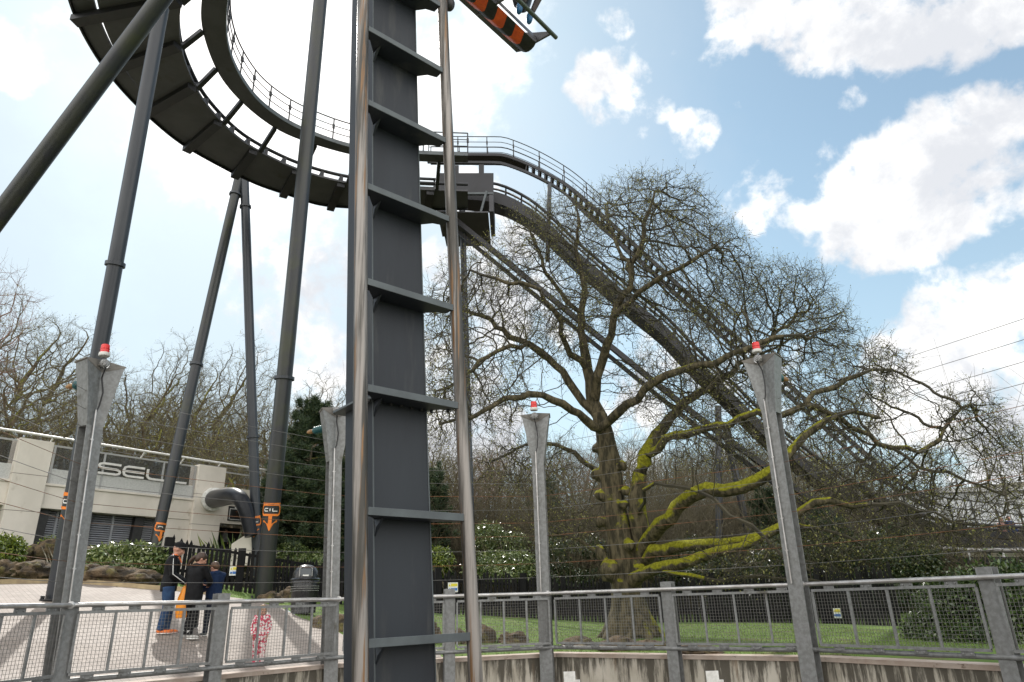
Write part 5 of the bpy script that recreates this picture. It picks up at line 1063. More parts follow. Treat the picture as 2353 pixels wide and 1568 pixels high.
def treemesh(name, N, Pa, r0, rmin=.008, ex=2.3, given=None, twig=(3, .35, .004), buds=(0, .03), mats=None, seed=2, minr_tw=.03, scale=1.):
    rg = np.random.default_rng(seed); n = len(N); kids = [[] for _ in range(n)]
    for i, p in enumerate(Pa):
        if p >= 0: kids[p].append(i)
    w = np.zeros(n)
    for i in range(n-1, -1, -1):
        w[i] = max(w[i], 1.) if not kids[i] else w[i]
        if Pa[i] >= 0: w[Pa[i]] += w[i]
    r = rmin*np.power(np.maximum(w, 1), 1/ex); r *= 1
    sc = r0/max(r[0], 1e-6)
    r = np.where(r > rmin*1.5, rmin+(r-rmin)*sc if sc < 1 or True else r, r); r = np.minimum(r, r0*1.2)
    if given:
        for i, v in given.items(): r[i] = v
    D = np.zeros((n, 3)); D[1:] = N[1:]-N[np.maximum(Pa[1:], 0)]; D[0] = (0, 0, 1); main = np.full(n, -1)
    for i in range(n):
        if kids[i]: main[i] = max(kids[i], key=lambda c: r[c])
    Dn = D/np.maximum(1e-9, np.linalg.norm(D, axis=1, keepdims=True)); Da = Dn.copy()
    for i in range(n):
        if main[i] >= 0: Da[i] = Dn[i]+Dn[main[i]]
    seg = np.array([i for i in range(n) if Pa[i] >= 0]); pa = Pa[seg]; ismain = main[pa] == seg
    R0 = np.where(ismain, r[pa], np.minimum(r[seg]*1.15, r[pa])); D0 = np.where(ismain[:, None], Da[pa], Dn[seg]); vs, fs_, o = [], [], 0; mi = []
    thick = R0 > .05
    for msk, k in ((thick, 12 if r0 > .3 else 7), (~thick & (R0 > .018), 5), (R0 <= .018, 3)):
        if not msk.any(): continue
        v, f = segmesh(N[pa[msk]], N[seg[msk]], R0[msk], r[seg[msk]], D0[msk], Da[seg[msk]], k); vs.append(v); fs_.append(f+o); o += len(v); mi.append(np.zeros(len(f), int) if k > 5 else np.ones(len(f), int))
    # twigs
    tn, tl, tr = twig; src = np.where(r < minr_tw)[0]; T = []
    if tn:
        src = np.repeat(src, tn); p = N[src]+rg.normal(0, .03, (len(src), 3)); d = Dn[src]+rg.normal(0, .50, (len(src), 3)); d[:, 2] += .12; d /= np.linalg.norm(d, axis=1, keepdims=True); L = tl*rg.uniform(.4, 1.2, len(src))
        for s_ in range(3):
            q = p+d*(L/3)[:, None]; v, f = segmesh(p, q, np.full(len(p), tr*(1-.25*s_)), np.full(len(p), tr*(.75-.25*s_)), d, d, 3); vs.append(v); fs_.append(f+o); o += len(v); mi.append(np.ones(len(f), int)); T.append(q)
            if s_ < 2:
                # side shoots
                q2 = q+(d+rg.normal(0, .55, d.shape))*(L/2.6)[:, None]; v, f = segmesh(q, q2, np.full(len(p), tr*.6), np.full(len(p), tr*.35), q2-q, q2-q, 3); vs.append(v); fs_.append(f+o); o += len(v); mi.append(np.ones(len(f), int)); T.append(q2)
            d = d+rg.normal(0, .26, d.shape); d /= np.linalg.norm(d, axis=1, keepdims=True); p = q
        T = np.concatenate(T)
    else: T = N[r < minr_tw]
    nb, bs = buds
    if nb > 0:
        c = T[rg.random(len(T)) < nb] if nb < 1 else np.repeat(T, int(nb), 0); c = c+rg.normal(0, .02, c.shape); u = rg.normal(0, 1, c.shape); u /= np.linalg.norm(u, axis=1, keepdims=True); w2 = np.cross(u, rg.normal(0, 1, c.shape)); w2 /= np.linalg.norm(w2, axis=1, keepdims=True); z = bs*rg.uniform(.5, 1.2, len(c))[:, None]
        v = np.stack([c-u*z, c+w2*z*.6, c+u*z, c-w2*z*.6], 1).reshape(-1, 3); f = np.arange(len(c)*4).reshape(-1, 4); vs.append(v); fs_.append(f+o); o += len(v); mi.append(np.full(len(f), 2))
    me = stdmesh(name, np.concatenate(vs)*scale, np.concatenate(fs_), mats, np.concatenate(mi)); sm_ = np.zeros(len(me.polygons), bool); sm_[:len(fs_[0])] = True; me.polygons.foreach_set('use_smooth', sm_); return me
def mat_bark(n, base, dark, moss, amt, z0=None, z1=None):
    m = bpy.data.materials.new(n); m.use_nodes = True; t = NT(m.node_tree); p = t.n['Principled BSDF']; tc = t.new('ShaderNodeTexCoord'); v = tc.outputs['Object']; g = t.new('ShaderNodeNewGeometry'); s = t.new('ShaderNodeSeparateXYZ'); t.link(g.outputs['Normal'], s.inputs[0])
    mp = t.new('ShaderNodeMapping'); mp.inputs['Scale'].default_value = (1, 1, .22); t.link(v, mp.inputs[0])
    c = t.mix(t.ss(t.noise(mp.outputs[0], 9, 7, .65), .38, .62), rgb(base), rgb(dark))
    a = t.math('ADD', t.math('MULTIPLY', s.outputs[2], .38), t.noise(v, 1.7, 6, .65)); 
    if z0 is not None:
        so = t.new('ShaderNodeSeparateXYZ'); t.link(v, so.inputs[0]); a = t.math('ADD', a, t.ss(so.outputs[2], z0, z1, 0, -.42)); a = t.math('ADD', a, t.ss(so.outputs[2], .2, 1.6, -.25, 0)); a = t.math('ADD', a, t.ss(so.outputs[0], -.1, 1.0, -.08, .16)); a = t.math('ADD', a, t.ss(so.outputs[0], 2.7, 4.0, 0, -.34)); a = t.math('ADD', a, t.ss(so.outputs[0], -.9, .1, -.10, 0))
    f = t.ss(a, .60-amt, .72-amt); mc = t.mix(t.ss(t.noise(v, 14, 4, .6), .35, .65), rgb(moss), rgb(tuple(x*.55 for x in moss)))
    t.link(t.mix(f, c, mc), p.inputs['Base Color']); p.inputs['Roughness'].default_value = .95; p.inputs['Specular IOR Level'].default_value = .2
    b = t.new('ShaderNodeBump'); b.inputs['Strength'].default_value = .9; b.inputs['Distance'].default_value = .05; t.link(t.noise(mp.outputs[0], 14, 6, .7), b.inputs['Height']); t.link(b.outputs[0], p.inputs['Normal']); return m
def mat_leaf(n, c1, c2, rough=.5, trans=.25, spec=.5):
    m = bpy.data.materials.new(n); m.use_nodes = True; t = NT(m.node_tree); p = t.n['Principled BSDF']; tc = t.new('ShaderNodeTexCoord')
    c = t.mix(t.ss(t.noise(tc.outputs['Object'], 3.5, 6, .7), .35, .65), rgb(c1), rgb(c2)); t.link(c, p.inputs['Base Color']); p.inputs['Roughness'].default_value = rough; p.inputs['Specular IOR Level'].default_value = spec
    if trans:
        tr = t.new('ShaderNodeBsdfTranslucent'); t.link(c, tr.inputs[0]); mx = t.new('ShaderNodeMixShader'); mx.inputs[0].default_value = trans; t.link(p.outputs[0], mx.inputs[1]); t.link(tr.outputs[0], mx.inputs[2]); t.link(mx.outputs[0], t.n['Material Output'].inputs[0])
    return m
M_oakb = mat_bark('oak_bark', (.13, .108, .065), (.04, .036, .023), (.27, .265, .02), .095, 4.2, 5.8)
M_oaktw = mat('oak_twig', (.058, .050, .030), (.036, .032, .020), .9, scale=2); M_bud = mat_leaf('oak_bud', (.27, .26, .07), (.15, .15, .04), .6, .3)
# ---- the big mossy tree
OB = G(1452, 1464)
limbs = [  # (x, y, dY from the trunk, radius); first point of each limb after the trunk snaps to the nearest node
 [(1452, 1470, 0, .80), (1450, 1440, 0, .62), (1446, 1400, 0, .52), (1440, 1350, 0, .46), (1433, 1300, 0, .46), (1426, 1250, 0, .43), (1418, 1200, 0, .39), (1410, 1150, 0, .37), (1404, 1100, 0, .36), (1399, 1050, 0, .34), (1390, 1000, 0, .29), (1376, 950, .1, .25), (1360, 900, .2, .22), (1350, 850, .3, .19), (1342, 800, .4, .16), (1337, 740, .5, .14), (1344, 680, .6, .12), (1335, 620, .8, .10), (1322, 570, 1., .08), (1330, 520, 1.2, .06), (1322, 470, 1.4, .045)],
 [(1452, 1330, 0, .34), (1470, 1290, -.1, .30), (1474, 1240, -.2, .28), (1466, 1190, -.3, .26), (1462, 1140, -.4, .25), (1470, 1090, -.4, .23), (1482, 1045, -.3, .21), (1508, 1000, .0, .19), (1540, 960, .3, .16), (1590, 915, .8, .14), (1640, 880, 1.2, .12), (1690, 850, 1.5, .10), (1750, 800, 2, .08), (1820, 740, 2.4, .06), (1870, 690, 2.6, .04)],
 [(1468, 1290, 0, .24), (1490, 1240, -.5, .22), (1518, 1205, -1., .21), (1555, 1165, -1.5, .20), (1590, 1138, -1.9, .19), (1625, 1124, -2.2, .19), (1665, 1128, -2.4, .18), (1705, 1120, -2.6, .17), (1745, 1102, -2.8, .16), (1785, 1075, -3., .14), (1815, 1040, -3., .12), (1850, 1000, -3., .10), (1900, 965, -3, .08), (1960, 945, -3, .06), (2020, 960, -3, .045)],
 [(1455, 1300, 0, .20), (1500, 1264, -.6, .18), (1550, 1258, -1., .165), (1600, 1253, -1.5, .15), (1660, 1250, -2., .14), (1710, 1243, -2.4, .13), (1760, 1228, -2.7, .12), (1800, 1208, -3, .11), (1840, 1175, -3.2, .10), (1870, 1155, -3.3, .10), (1905, 1150, -3.3, .08), (1960, 1165, -3.2, .06), (2030, 1160, -3.1, .05), (2110, 1175, -3, .04), (2190, 1200, -3, .03)],
 [(1448, 1335, 0, .22), (1480, 1318, -.6, .18), (1510, 1306, -1, .165), (1560, 1298, -1.5, .15), (1605, 1282, -1.9, .14), (1650, 1268, -2.3, .13), (1700, 1258, -2.6, .11), (1745, 1240, -2.8, .10), (1790, 1212, -3, .085), (1815, 1200, -3, .07), (1880, 1215, -3, .05), (1960, 1240, -3, .04)],
 [(1500, 1310, -1, .08), (1560, 1320, -1.6, .06), (1620, 1330, -2, .055), (1690, 1328, -2.3, .05), (1750, 1325, -2.5, .045), (1830, 1330, -2.6, .04), (1900, 1340, -2.6, .03)],
 [(1440, 1180, -.3, .055), (1480, 1126, -1.2, .054), (1530, 1116, -1.8, .053), (1590, 1124, -2.4, .053), (1640, 1146, -2.8, .052), (1676, 1186, -3., .052), (1728, 1208, -3.2, .05), (1770, 1250, -3.3, .05), (1810, 1290, -3.4, .045), (1860, 1310, -3.4, .03)],
 [(1380, 960, 0, .17), (1340, 925, .2, .14), (1305, 875, .4, .13), (1262, 825, .6, .12), (1215, 790, .8, .11), (1170, 775, 1., .10), (1130, 735, 1.2, .08), (1090, 722, 1.3, .07), (1040, 715, 1.4, .06), (1000, 700, 1.5, .045)],
 [(1376, 980, -.2, .15), (1330, 950, -.8, .12), (1270, 920, -1.4, .11), (1215, 905, -1.8, .09), (1160, 915, -2.1, .08), (1110, 945, -2.4, .06), (1060, 960, -2.6, .05), (1010, 975, -2.7, .04)],
 [(1262, 825, .6, .09), (1210, 790, -.2, .07), (1160, 800, -.8, .07), (1100, 830, -1.2, .06), (1050, 880, -1.5, .05), (1000, 900, -1.6, .04)],
 [(1350, 860, .3, .12), (1300, 790, -.3, .09), (1290, 740, -.8, .08), (1250, 690, -1.2, .07), (1200, 650, -1.4, .06), (1140, 640, -1.5, .05), (1080, 620, -1.5, .04)],
 [(1337, 740, .5, .10), (1300, 690, 1.2, .08), (1255, 630, 1.6, .07), (1230, 560, 1.8, .06), (1215, 520, 2, .04)],
 [(1366, 920, .2, .18), (1378, 850, -.2, .15), (1395, 790, -.5, .13), (1410, 730, -.8, .12), (1430, 680, -1., .11), (1452, 630, -1., .10), (1468, 580, -1., .09), (1480, 530, -1., .08), (1490, 490, -1., .07), (1505, 440, -1., .05)],
 [(1410, 730, -.8, .09), (1470, 670, -1.6, .08), (1530, 630, -2, .07), (1590, 600, -2.3, .06), (1640, 570, -2.4, .045)],
 [(1452, 630, -1, .08), (1420, 570, -.2, .06), (1400, 520, .2, .05), (1390, 470, .4, .04)],
 [(1395, 985, -.2, .16), (1440, 930, -.9, .13), (1500, 880, -1.4, .12), (1570, 850, -1.7, .11), (1640, 838, -2., .095), (1710, 805, -2.2, .08), (1780, 775, -2.3, .06), (1840, 770, -2.4, .045)],
 [(1490, 1040, -.3, .14), (1550, 1000, -1.2, .12), (1620, 985, -1.8, .11), (1700, 960, -2.2, .10), (1780, 960, -2.5, .09), (1850, 930, -2.7, .08), (1920, 890, -2.8, .07), (1980, 860, -2.9, .055), (2050, 850, -3, .04)],
 [(1850, 930, -2.7, .08), (1930, 960, -2.4, .07), (2000, 1000, -2.2, .065), (2050, 1030, -2., .065), (2110, 1040, -2., .06), (2160, 1010, -1.9, .055), (2190, 960, -1.8, .05), (2230, 930, -1.8, .035)],
 [(2050, 1030, -2., .05), (2110, 1075, -2.2, .045), (2180, 1085, -2.3, .04), (2250, 1115, -2.4, .035), (2310, 1140, -2.4, .025)],
 [(1435, 1330, 0, .10), (1400, 1290, .2, .07), (1350, 1255, .3, .055), (1300, 1230, .4, .045), (1240, 1225, .5, .03)],
 [(1410, 1130, .2, .12), (1370, 1080, .9, .09), (1320, 1040, 1.5, .08), (1260, 1020, 2., .06), (1190, 1030, 2.4, .05), (1130, 1060, 2.7, .04)]]
nodes, par, given = [], [], {}
for li, Lm in enumerate(limbs):
    Lm = [(x, y, dY, r_*(.84 if li == 0 else .9)) for x, y, dY, r_ in Lm]
    P = [np.array(at(x, y, OB.y+dY*1.15)) for x, y, dY, r_ in Lm]; rr_ = [l[3] for l in Lm]
    prev = -1; start = 0
    if li:
        NAr = np.array(nodes); prev = int(np.linalg.norm(NAr-P[0], axis=1).argmin()); start = 0
        pts = [nodes[prev]]+P[1:]
    else: pts = P
    if not li: nodes.append(pts[0]); par.append(-1); given[0] = rr_[0]; prev = 0
    for a in range(len(pts)-1):
        A_, B_ = pts[a], pts[a+1]; L = np.linalg.norm(B_-A_); k = max(1, int(L/.30))
        for s_ in range(1, k+1):
            f = s_/k; q = A_+(B_-A_)*f+(NR.normal(0, .035+.02*(li > 0), 3) if 0 < s_ < k else 0); nodes.append(q); par.append(prev); prev = len(nodes)-1; given[prev] = (rr_[a]*(1-f)+rr_[a+1]*f)*(1+.06*math.sin(prev*1.7))
lobes = [(1500, 480, 150, 88, -1.2, 2.6, 620), (1565, 560, 120, 90, -1.8, 2.4, 380), (1310, 530, 110, 100, 1., 2.4, 460), (1230, 560, 90, 90, 1.2, 2.2, 300), (1130, 660, 110, 110, .2, 2.6, 420), (1030, 770, 75, 170, .0, 2.6, 420), (1020, 940, 60, 90, -1.5, 2.4, 260), (1120, 900, 120, 110, -1., 2.8, 340), (1400, 680, 170, 110, 0, 3.4, 520), (1250, 760, 150, 90, 0, 3, 360),
 (1650, 575, 85, 80, -1.5, 2.2, 260), (1715, 655, 80, 70, 0, 2.2, 240), (1620, 720, 150, 100, -.5, 3.2, 460), (1800, 690, 130, 95, 1.2, 2.6, 480), (1890, 770, 95, 90, 0, 2.6, 380), (1720, 850, 170, 90, -.5, 3.2, 420), (1560, 880, 160, 110, 0, 3.4, 360), (2000, 860, 110, 90, -2., 2.4, 420), (1900, 950, 170, 95, -2, 2.8, 420), (2220, 960, 90, 80, -1.8, 1.8, 380), (2290, 1040, 70, 90, -2, 1.6, 260), (2110, 1090, 130, 80, -2, 2.2, 300), (1960, 1110, 150, 90, -2.6, 2.2, 360),
 (2130, 1210, 160, 70, -2.6, 2., 300), (1900, 1250, 170, 70, -3, 1.8, 380), (1720, 1290, 130, 55, -3, 1.6, 200), (1190, 1060, 110, 80, 2., 2.4, 180), (1290, 1210, 110, 60, .6, 1.8, 160), (2310, 1140, 90, 70, -2.4, 1.6, 160), (1650, 1010, 150, 80, -2, 2.6, 260)]
att = []
for cx, cy, rx, ry, dy, rd, n in lobes:
    v = NR.normal(0, 1, (int(n*2.6), 3)); v /= np.linalg.norm(v, axis=1, keepdims=True); v *= NR.random((len(v), 1))**.45*NR.uniform(.75, 1.12, (len(v), 1))
    for q in v: att.append(np.array(at(cx+q[0]*rx, cy+q[1]*ry, OB.y+dy+q[2]*rd)))
N_, P_ = grow(nodes, par, att, step=.19, infl=2.6, kill=.23, jit=.17, seed=5, maxn=60000)
print('OAK nodes', len(N_))
big = thing('mossy_oak', 'huge spreading old tree with mossy trunk and boughs and fine budding twigs, on the lawn', 'tree', tuple(OB))
ng = len(nodes); off = np.array(OB)
trunk_ids = [i for i in range(ng)]
me = treemesh('crown', N_-off, P_, .5, rmin=.0088, ex=1.88, given=given, twig=(2, .48, .0052), buds=(.5, .027), mats=[M_oakb, M_oaktw, M_bud], seed=3, minr_tw=.0125)
o = bpy.data.objects.new('crown', me); COL.objects.link(o); o.parent = big
print('OAK faces', len(me.polygons))
# bole: knobbly skin over the lower trunk, roots and burrs
m = MB(); pts = [(V(*nodes[i]), given[i]) for i in range(ng) if i < 400]
tl = [(at(x, y, OB.y), r_) for x, y, _, r_ in limbs[0][:12]]
for k in range(5):
    a_ = k*1.26; of = V(math.cos(a_), math.sin(a_), 0); m.tube([p+of*(r_*.36)*(1+.25*math.sin(i*1.1+k*2)) for i, (p, r_) in enumerate(tl)], [r_*.52 for p, r_ in tl], 12)
for k in range(9):
    a_ = k*.7+.2; of = V(math.cos(a_), math.sin(a_), 0); m.tube([tl[0][0]+of*1.05-V(0, 0, .15), tl[0][0]+of*.70+V(0, 0, .12), tl[1][0]+of*.40+V(0, 0, .2), tl[2][0]+of*.22+V(0, 0, .3)], [.07, .13, .17, .14], 10)
for x, y, r_, dy in [(1398, 1312, .26, -.35), (1405, 1305, .16, -.5), (1378, 1275, .17, -.2), (1380, 1262, .12, -.25), (1384, 1200, .14, -.2), (1372, 1090, .13, -.1), (1378, 1140, .15, -.1), (1433, 1160, .12, -.4), (1445, 1255, .15, -.42), (1436, 1128, .13, -.4), (1430, 1070, .14, -.35), (1368, 1030, .12, 0), (1470, 1310, .18, -.3), (1425, 1345, .16, -.3)]:
    c = at(x, y, OB.y+dy); m.ell(c, (r_, r_, r_*1.1), fn=lambda q: q*(1+.3*mnoise.noise(q*2+V(x, 0, 0))))
for v in m.v: v += V(mnoise.noise(v*2.2), mnoise.noise(v*2.2+V(9, 0, 0)), 0)*.10
o = m.build('trunk', M_oakb, big); remesh(o, .045, 2)
# ---- bare woodland trees, five kinds copied
M_wb = mat_bark('wood_bark', (.17, .135, .09), (.08, .065, .045), (.19, .19, .04), .08); M_wtw = mat('wood_twig', (.125, .105, .062), (.075, .065, .040), .95, scale=1.2); M_wbud = mat_leaf('wood_bud', (.27, .255, .08), (.17, .16, .055), .7, .3); M_red = mat('reddish_twig', (.26, .16, .12), (.18, .11, .08), .95, scale=1.)
def woodtree(seed, H=14., cr=4.2, base=.32, lean=.4, dens=900, buds=.25, twm=None):
    rg = np.random.default_rng(seed); nd, pr, gv = [], [], {}; prev = -1; p = np.zeros(3); d = np.array([rg.normal(0, .05), rg.normal(0, .05), 1.]); n = int(H*.62/.5)
    for i in range(n): nd.append(p.copy()); pr.append(prev); prev = i; gv[i] = .24*(1-.72*i/n)*(1.25 if i == 0 else 1); p = p+d*.5; d += rg.normal(0, .07, 3)*lean; d[2] = 1
    at_ = []
    for k in range(7):
        a = rg.uniform(0, 6.28); rr_ = cr*.55*rg.random()**.5; c = np.array([math.cos(a)*rr_, math.sin(a)*rr_, H*rg.uniform(base+.22, .85)]); s_ = np.array([cr*.5, cr*.5, H*.17]); v = rg.normal(0, 1, (dens//7, 3)); v /= np.linalg.norm(v, axis=1, keepdims=True); at_.append(c+v*s_*(rg.random((len(v), 1))**.4))
    at_ = np.concatenate(at_); at_ = at_[at_[:, 2] > H*base]
    Nn, Pp = grow(nd, pr, at_, step=.42, infl=4.5, kill=.55, jit=.28, grav=.12, seed=seed, maxn=9000)
    return treemesh('crown', Nn, Pp, .24, rmin=.013, ex=2.1, given=gv, twig=(3, .75, .0075), buds=(buds, .045), mats=[M_wb, twm or M_wtw, M_wbud], seed=seed, minr_tw=.022)
kinds = [woodtree(21, 15, 4.5), woodtree(22, 16, 3.6, .4), woodtree(23, 13, 5., .25, dens=1100), woodtree(24, 14, 3.8, .3, twm=M_red, buds=.08), woodtree(25, 12, 4., .15, dens=1100, buds=.5)]
print('WOOD faces', [len(k.polygons) for k in kinds])
woods = []
WK = ['tall budding bare tree', 'slender bare tree with a high crown', 'broad bare tree', 'reddish bare tree', 'low bushy bare tree with yellow green buds']
def place(k, px, py, Y, lab, s=None, rz=None, grp='bare trees of the wood'):
    """tree of kind k whose top appears at pixel px, py when it stands Y ahead"""
    top = at(px, py, Y); z0 = gz(top.x, top.y); h = top.z-z0; H0 = (15, 16, 13, 14, 12)[k]*.99; sc = h/H0
    t = thing('woodland_tree', lab, 'tree', (top.x, top.y, z0-.1), grp)
    o = bpy.data.objects.new('crown', kinds[k]); COL.objects.link(o); o.parent = t; w_ = min(max(sc, .5), 1.05)*random.uniform(.9, 1.1); o.scale = (w_, w_, sc); o.rotation_euler = (0, 0, random.uniform(0, 6.28) if rz is None else rz); return t
spots = [(-30, 545, 36, 3, 'against the sky above the building'), (20, 590, 33, 3, 'at the left edge above the first pier'), (-90, 640, 30, 0, 'outside the left edge'), (105, 690, 40, 1, 'left of the leaning column'), (175, 715, 46, 1, 'just behind the leaning column'), (60, 790, 34, 2, 'low behind the first pier'), (140, 850, 38, 4, 'behind the leftmost tall post'), (210, 830, 50, 1, 'right of the leftmost beacon'), (270, 850, 42, 4, 'above the big letters'), (320, 830, 52, 1, 'between the beacon and the column pair'),
 (385, 785, 47, 0, 'tallest left of the column pair'), (350, 880, 40, 4, 'low behind the terrace letters'), (430, 830, 55, 2, 'behind the left leg of the pair'), (475, 800, 48, 1, 'between the legs of the pair'), (535, 790, 52, 0, 'highest between the pair and the stout column'), (510, 880, 42, 4, 'low above the black duct'), (590, 850, 50, 1, 'behind the right leg of the pair'), (640, 900, 56, 2, 'behind the stout column'), (680, 890, 60, 1, 'left of the second tall post'), (735, 870, 58, 0, 'with a domed top left of the tower'), (765, 930, 54, 2, 'just left of the dark tower'), (820, 940, 58, 1, 'behind the dark tower'), (560, 960, 39, 4, 'low beside the dark pine'),
 (-30, 900, 36, 4, 'low at the left edge'), (240, 940, 40, 2, 'low behind the terrace'), (440, 960, 40, 4, 'low behind the second pier'), (0, 760, 40, 0, 'dense at the left edge')]
spots2 = [(880, 960, 50, 1, 'behind the tower spine'), (1000, 950, 46, 4, 'between the tower rails'), (1060, 985, 44, 2, 'right of the tower rail'), (1120, 1000, 52, 3, 'left of the middle beacon post'), (1180, 1010, 46, 0, 'left behind the middle beacon post'), (1240, 1020, 54, 3, 'behind the middle beacon post'), (1300, 1010, 46, 1, 'left of the mossy trunk'), (1360, 1030, 50, 3, 'just left behind the mossy trunk'), (1430, 1010, 52, 0, 'behind the mossy trunk'), (1500, 1020, 46, 4, 'right behind the mossy trunk'), (1560, 1010, 54, 1, 'between the trunk and the slim black column'), (1620, 1000, 48, 2, 'behind the slim black column'), (1690, 1010, 56, 0, 'behind the grey brace'), (1750, 1020, 48, 1, 'left of the right beacon post'), (1820, 1040, 52, 4, 'right behind the right beacon post'), (1890, 1060, 46, 2, 'below the lift hill'), (1960, 1090, 54, 1, 'left of the pale hall'), (2130, 1000, 60, 1, 'standing above the roof of the pale hall'), (2230, 980, 62, 1, 'slender above the hall at the right'), (2310, 960, 60, 0, 'above the hall at the right edge'), (2380, 940, 58, 2, 'outside the right edge'),
 (1090, 1130, 40, 4, 'low behind the laurel'), (1210, 1140, 39, 4, 'low and dense behind the middle beacon post'), (1330, 1150, 38, 4, 'low at the left of the mossy trunk'), (1520, 1140, 38, 4, 'low at the right of the mossy trunk'), (1640, 1150, 37, 2, 'low under the mossy boughs'), (1780, 1140, 38, 4, 'low left of the right beacon post'), (1900, 1150, 36, 4, 'low right of the right beacon post'), (2020, 1190, 37, 4, 'low in front of the pale hall'), (1000, 1120, 38, 3, 'low seen between tower rails')]
rw = random.Random(5)
LMK = [(0, 'the left edge'), (60, 'the first pier'), (220, 'the leftmost beacon'), (360, 'the left leg of the pair'), (480, 'the second pier'), (590, 'the right leg of the pair'), (640, 'the stout column'), (765, 'the second tall post'), (900, 'the tower spine'), (1040, 'the right tower rail'), (1235, 'the middle beacon post'), (1400, 'the mossy trunk'), (1530, 'the short post right of the trunk'), (1655, 'the slim black column'), (1800, 'the right beacon post'), (1930, 'the low end of the lift hill'), (2100, 'the pale hall')]
def rows(x0, x1, n, ylo, yhi, Y0, Y1, what):
    o = []
    for i in range(n):
        px = x0+(x1-x0)*(i+.5)/n+rw.uniform(-12, 12); lx, ln_ = min(LMK, key=lambda q: abs(q[0]-px)); sd_ = 'left of' if px < lx-22 else 'right of' if px > lx+22 else 'behind'
        o.append((px, rw.uniform(ylo, yhi), rw.uniform(Y0, Y1), rw.choice((0, 1, 1, 2, 3, 4)), '%s, %s %s' % (what, sd_, ln_)))
    return o
spots2 += rows(-60, 800, 26, 860, 960, 48, 66, 'in the back row')+rows(120, 800, 16, 960, 1060, 40, 48, 'lower down')+rows(860, 2000, 44, 965, 1055, 50, 68, 'in the back row')+rows(960, 1960, 32, 1070, 1180, 40, 50, 'lower down')
for i, (px, py, Y, k, w_) in enumerate(spots+spots2):
    s_ = w_; lab = WK[k]+' '+s_; lab = ' '.join(lab.split()[:16]); place(k, px, py, Y, lab, grp='bare trees of the wood')
# ---- leaves in clumps
def leafmesh(name, blobs, n, size, mats, seed=0, asp=.42, shell=.55, flop=.3, stems=True, mix=(0.6,)):
    rg = np.random.default_rng(seed); C = np.array([b[0] for b in blobs]); Rr = np.array([b[1] for b in blobs]); wgt = Rr.prod(1)**.66; wgt /= wgt.sum(); ix = rg.choice(len(blobs), n, p=wgt)
    v = rg.normal(0, 1, (n, 3)); v /= np.linalg.norm(v, axis=1, keepdims=True); rad = shell+(1-shell)*rg.random((n, 1))**.6*1.0; rad *= 1+.13*rg.normal(0, 1, (n, 1)); c = C[ix]+v*Rr[ix]*rad
    u = v+rg.normal(0, .9, (n, 3)); u[:, 2] -= flop; u /= np.linalg.norm(u, axis=1, keepdims=True); nn = v*.8+rg.normal(0, .7, (n, 3)); nn[:, 2] += .7; w = np.cross(u, nn); w /= np.maximum(1e-6, np.linalg.norm(w, axis=1, keepdims=True)); nn = np.cross(w, u)
    L = size*rg.uniform(.6, 1.3, (n, 1)); Wd = L*asp*.5
    P = np.stack([c, c+u*L*.45+w*Wd+nn*L*.06, c+u*L-nn*L*.12, c+u*L*.45-w*Wd+nn*L*.06], 1).reshape(-1, 3); F = np.arange(4*n).reshape(-1, 4); mi = (rg.random(n) > mix[0]).astype(int) if len(mats) > 1 else np.zeros(n, int)
    return stdmesh(name, P, F, mats, mi)
def bush(name, lab, cat, base, blobs, n, size, mats, seed, grp=None, stem=None, **k):
    n = int(n*1.9); size *= .72
    t = thing(name, lab, cat, tuple(base), grp); BL = [((Vector(c)-Vector(base)), r_) for c, r_ in blobs]; me = leafmesh('foliage', BL, n, size, mats, seed, **k); o = bpy.data.objects.new('foliage', me); COL.objects.link(o); o.parent = t
    m = MB(); rs = random.Random(seed)
    for i in range(stem or 9):
        c, r_ = rs.choice(blobs); c = Vector(c); b = Vector(base)+V(rs.uniform(-.3, .3), rs.uniform(-.3, .3), -.05); e = c+V(rs.uniform(-1, 1)*r_[0], rs.uniform(-1, 1)*r_[1], rs.uniform(0, .7)*r_[2]); md = b.lerp(e, .5)+V(0, 0, .1); m.tube([b, md, e], [.03, .02, .008], 5)
    m.build('stems', M_wtw, t); return t
def pb(px, py, Y, wx, hy, dd=None):      # blob from its picture size
    c = at(px, py, Y); k = Y/1674*1.03; return (c, (wx*k/2, (dd or wx*k/2), hy*k/2))
M_l1 = mat_leaf('laurel_leaf', (.10, .15, .035), (.055, .09, .02), .28, .15, .7); M_l2 = mat_leaf('laurel_leaf_pale', (.24, .27, .10), (.16, .20, .06), .3, .2, .7)
M_l3 = mat_leaf('yellow_leaf', (.26, .30, .05), (.16, .22, .03), .35, .25, .6); M_dk = mat_leaf('dark_leaf', (.035, .065, .018), (.02, .04, .012), .3, .1, .7); M_ol = mat_leaf('olive_leaf', (.085, .10, .025), (.05, .06, .018), .5, .2)
bush('laurel_bush', 'rounded pale green laurel bush above the rocks left of the group of people', 'bush', G(285, 1350), [pb(255, 1288, 22.9, 110, 62), pb(310, 1284, 22.9, 110, 68), pb(355, 1294, 22.8, 60, 62), pb(285, 1306, 22.6, 160, 46), pb(225, 1302, 22.6, 60, 46)], 7000, .20, [M_l1, M_l2], 1, 'evergreen bushes', mix=(.45,))
bush('yellow_bush', 'yellow green leafy bush at the left edge in front of the pier', 'bush', G(0, 1345), [pb(5, 1272, 22.4, 70, 80), pb(34, 1268, 22.4, 40, 60), pb(-40, 1275, 23.4, 90, 90)], 3000, .17, [M_l3, M_l1], 2, 'evergreen bushes', stem=1)
bush('yellow_bush', 'small yellow green bush peeking out beside the leaning column', 'bush', G(118, 1342), [pb(112, 1262, 25., 46, 50), pb(125, 1278, 25., 40, 40)], 1100, .16, [M_l3, M_l1], 3, 'evergreen bushes')
